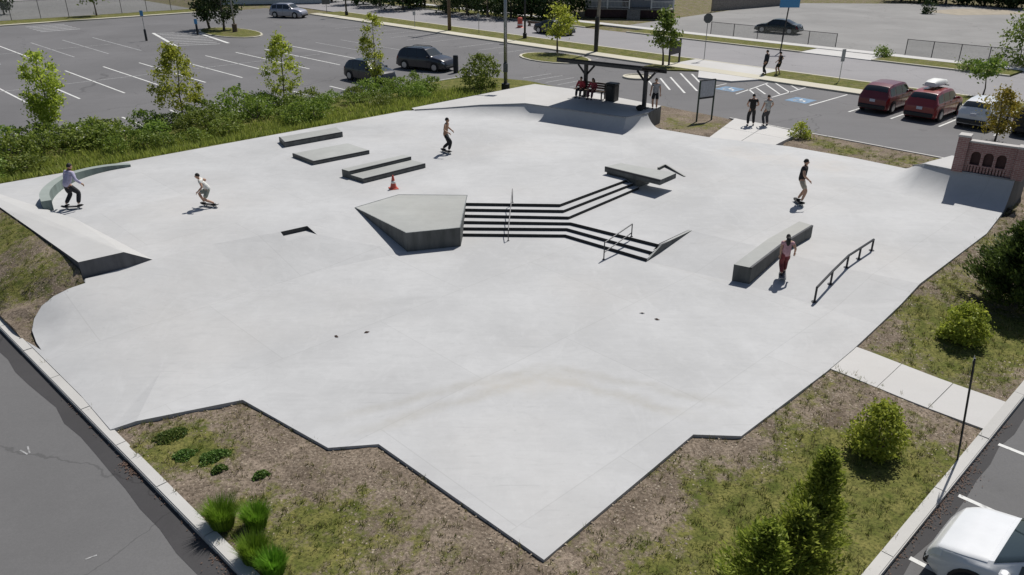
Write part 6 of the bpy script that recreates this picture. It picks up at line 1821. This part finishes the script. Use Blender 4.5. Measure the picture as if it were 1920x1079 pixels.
# girl in pink
b = gp(1467, 520); d = facing(.12, 1)
skateboard("grey skateboard under the girl in pink", b, d + R(80), 0, (.12, .12, .13))
person("girl in a white and pink top with long black hair riding beside the bent ledge", b + Vector((0, 0, BZ)), d, 1.45, .86, ((-.07, -.12, 0), (.07, .14, 0)), ((-.22, -.04, .72), (.34, .12, .86)), R(6), 0, (.52, .30, .33), (.16, .03, .035), False, (.02, .02, .02), hair='black', longhair=True, sleeves=.5)
# couple on the entrance walk
b = g(1407, 236, .29); person("man in black t-shirt and black trousers standing on the entrance walk", b, facing(.1, 1), 1.82, None, ((-.16, -.05, 0), (.15, .06, 0)), ((-.20, .22, 1.02), (.20, .22, 1.02)), R(3), 0, (.014, .014, .014), (.02, .02, .022), hair='black', group="couple on the entrance walk")
b = g(1435, 236, .29); person("person in a pale grey shirt standing beside the man in black", b, facing(-.3, 1), 1.76, None, ((-.14, -.03, 0), (.14, .05, 0)), ((-.24, .18, .90), (.36, .22, .98)), R(3), 0, (.42, .42, .40), (.05, .05, .055), hair='brown', group="couple on the entrance walk")
# two walkers by the street
b = gt(1434, 140, .12); person("tall walker in dark navy clothes on the street pavement", b, facing(-.7, .7), 1.85, None, ((-.10, -.12, 0), (.10, .16, 0)), None, R(2), 0, (.02, .022, .035), (.012, .012, .016), hair='black', sleeves=1.0, group="walkers on the street pavement")
b = gt(1459, 140, .12); person("shorter walker in black holding elbows out on the street pavement", b, facing(-.7, .7), 1.72, None, ((-.09, .10, 0), (.09, -.08, 0)), ((-.30, .12, .98), (.30, .12, .98)), R(2), 0, (.012, .013, .014), (.02, .022, .022), True, hair='black', group="walkers on the street pavement")
# two people on the bench under the shelter
fr = math.atan2(rd.y, rd.x) + math.pi
for sx, sh_, tr_, lab in ((-.55, (.33, .035, .05), (.03, .03, .04), "person in a dark red top sitting on the left of the bench"), (.25, (.30, .05, .07), (.10, .03, .05), "person in a red top and black hood sitting on the right of the bench")):
    q = bc + Vector((rd.x, rd.y, 0)) * sx
    person(lab, q - Vector((rb.x, rb.y, 0)) * .02, fr, 1.65, .50, ((-.12, .46, .0), (.12, .50, .0)), ((-.2, .38, .62), (.2, .38, .62)), R(14), 0, sh_, tr_, hair='black', longhair=sx > 0, sleeves=.9, group="people on the bench")
b = P3(1227, 205, 1.2); person("person in a grey shirt and black shorts beside the right shelter post", b, facing(-.3, -1), 1.74, None, None, ((-.26, .05, .84), (.26, .1, .86)), 0, 0, (.28, .28, .29), (.012, .012, .014), True, hair='black')
# bag on the deck by that post
b = P3(1200, 208, 1.2); bg = thing("backpack", "black backpack lying at the foot of the right shelter post", "bag", b, .5)
MB().ell((0, 0, .16), (.26, .18, .17), 12, 8).build("bag", cloth((.012, .012, .013)), bg, True); MB().tube([(-.15, -.1, .25), (0, -.16, .34), (.15, -.1, .25)], .02, 6).build("strap", cloth((.012, .012, .013)), bg)
# small dry leaves blown over the slab
lf = np.random.default_rng(4)
for i, (x, y) in enumerate(((631, 632), (1204, 588), (1232, 600), (688, 624))):
    b = gp(x, y); t = tag(MB().add([(-.09, 0, .012), (-.02, .035, .03), (.09, .0, .015), (0, -.04, .012)], [(0, 3, 2, 1), (0, 1, 2, 3)]).build("dry_leaf", M['dead_leaf']), ("dry brown leaf on the slab left of centre", "dry leaf on the slab below the lower stairs", "dry leaf beside another below the lower stairs", "small dry leaf left of the slab's middle")[i], "leaf")
    t.location = b + Vector((0, 0, .004)); t.rotation_euler = (0, 0, lf.uniform(0, 6))
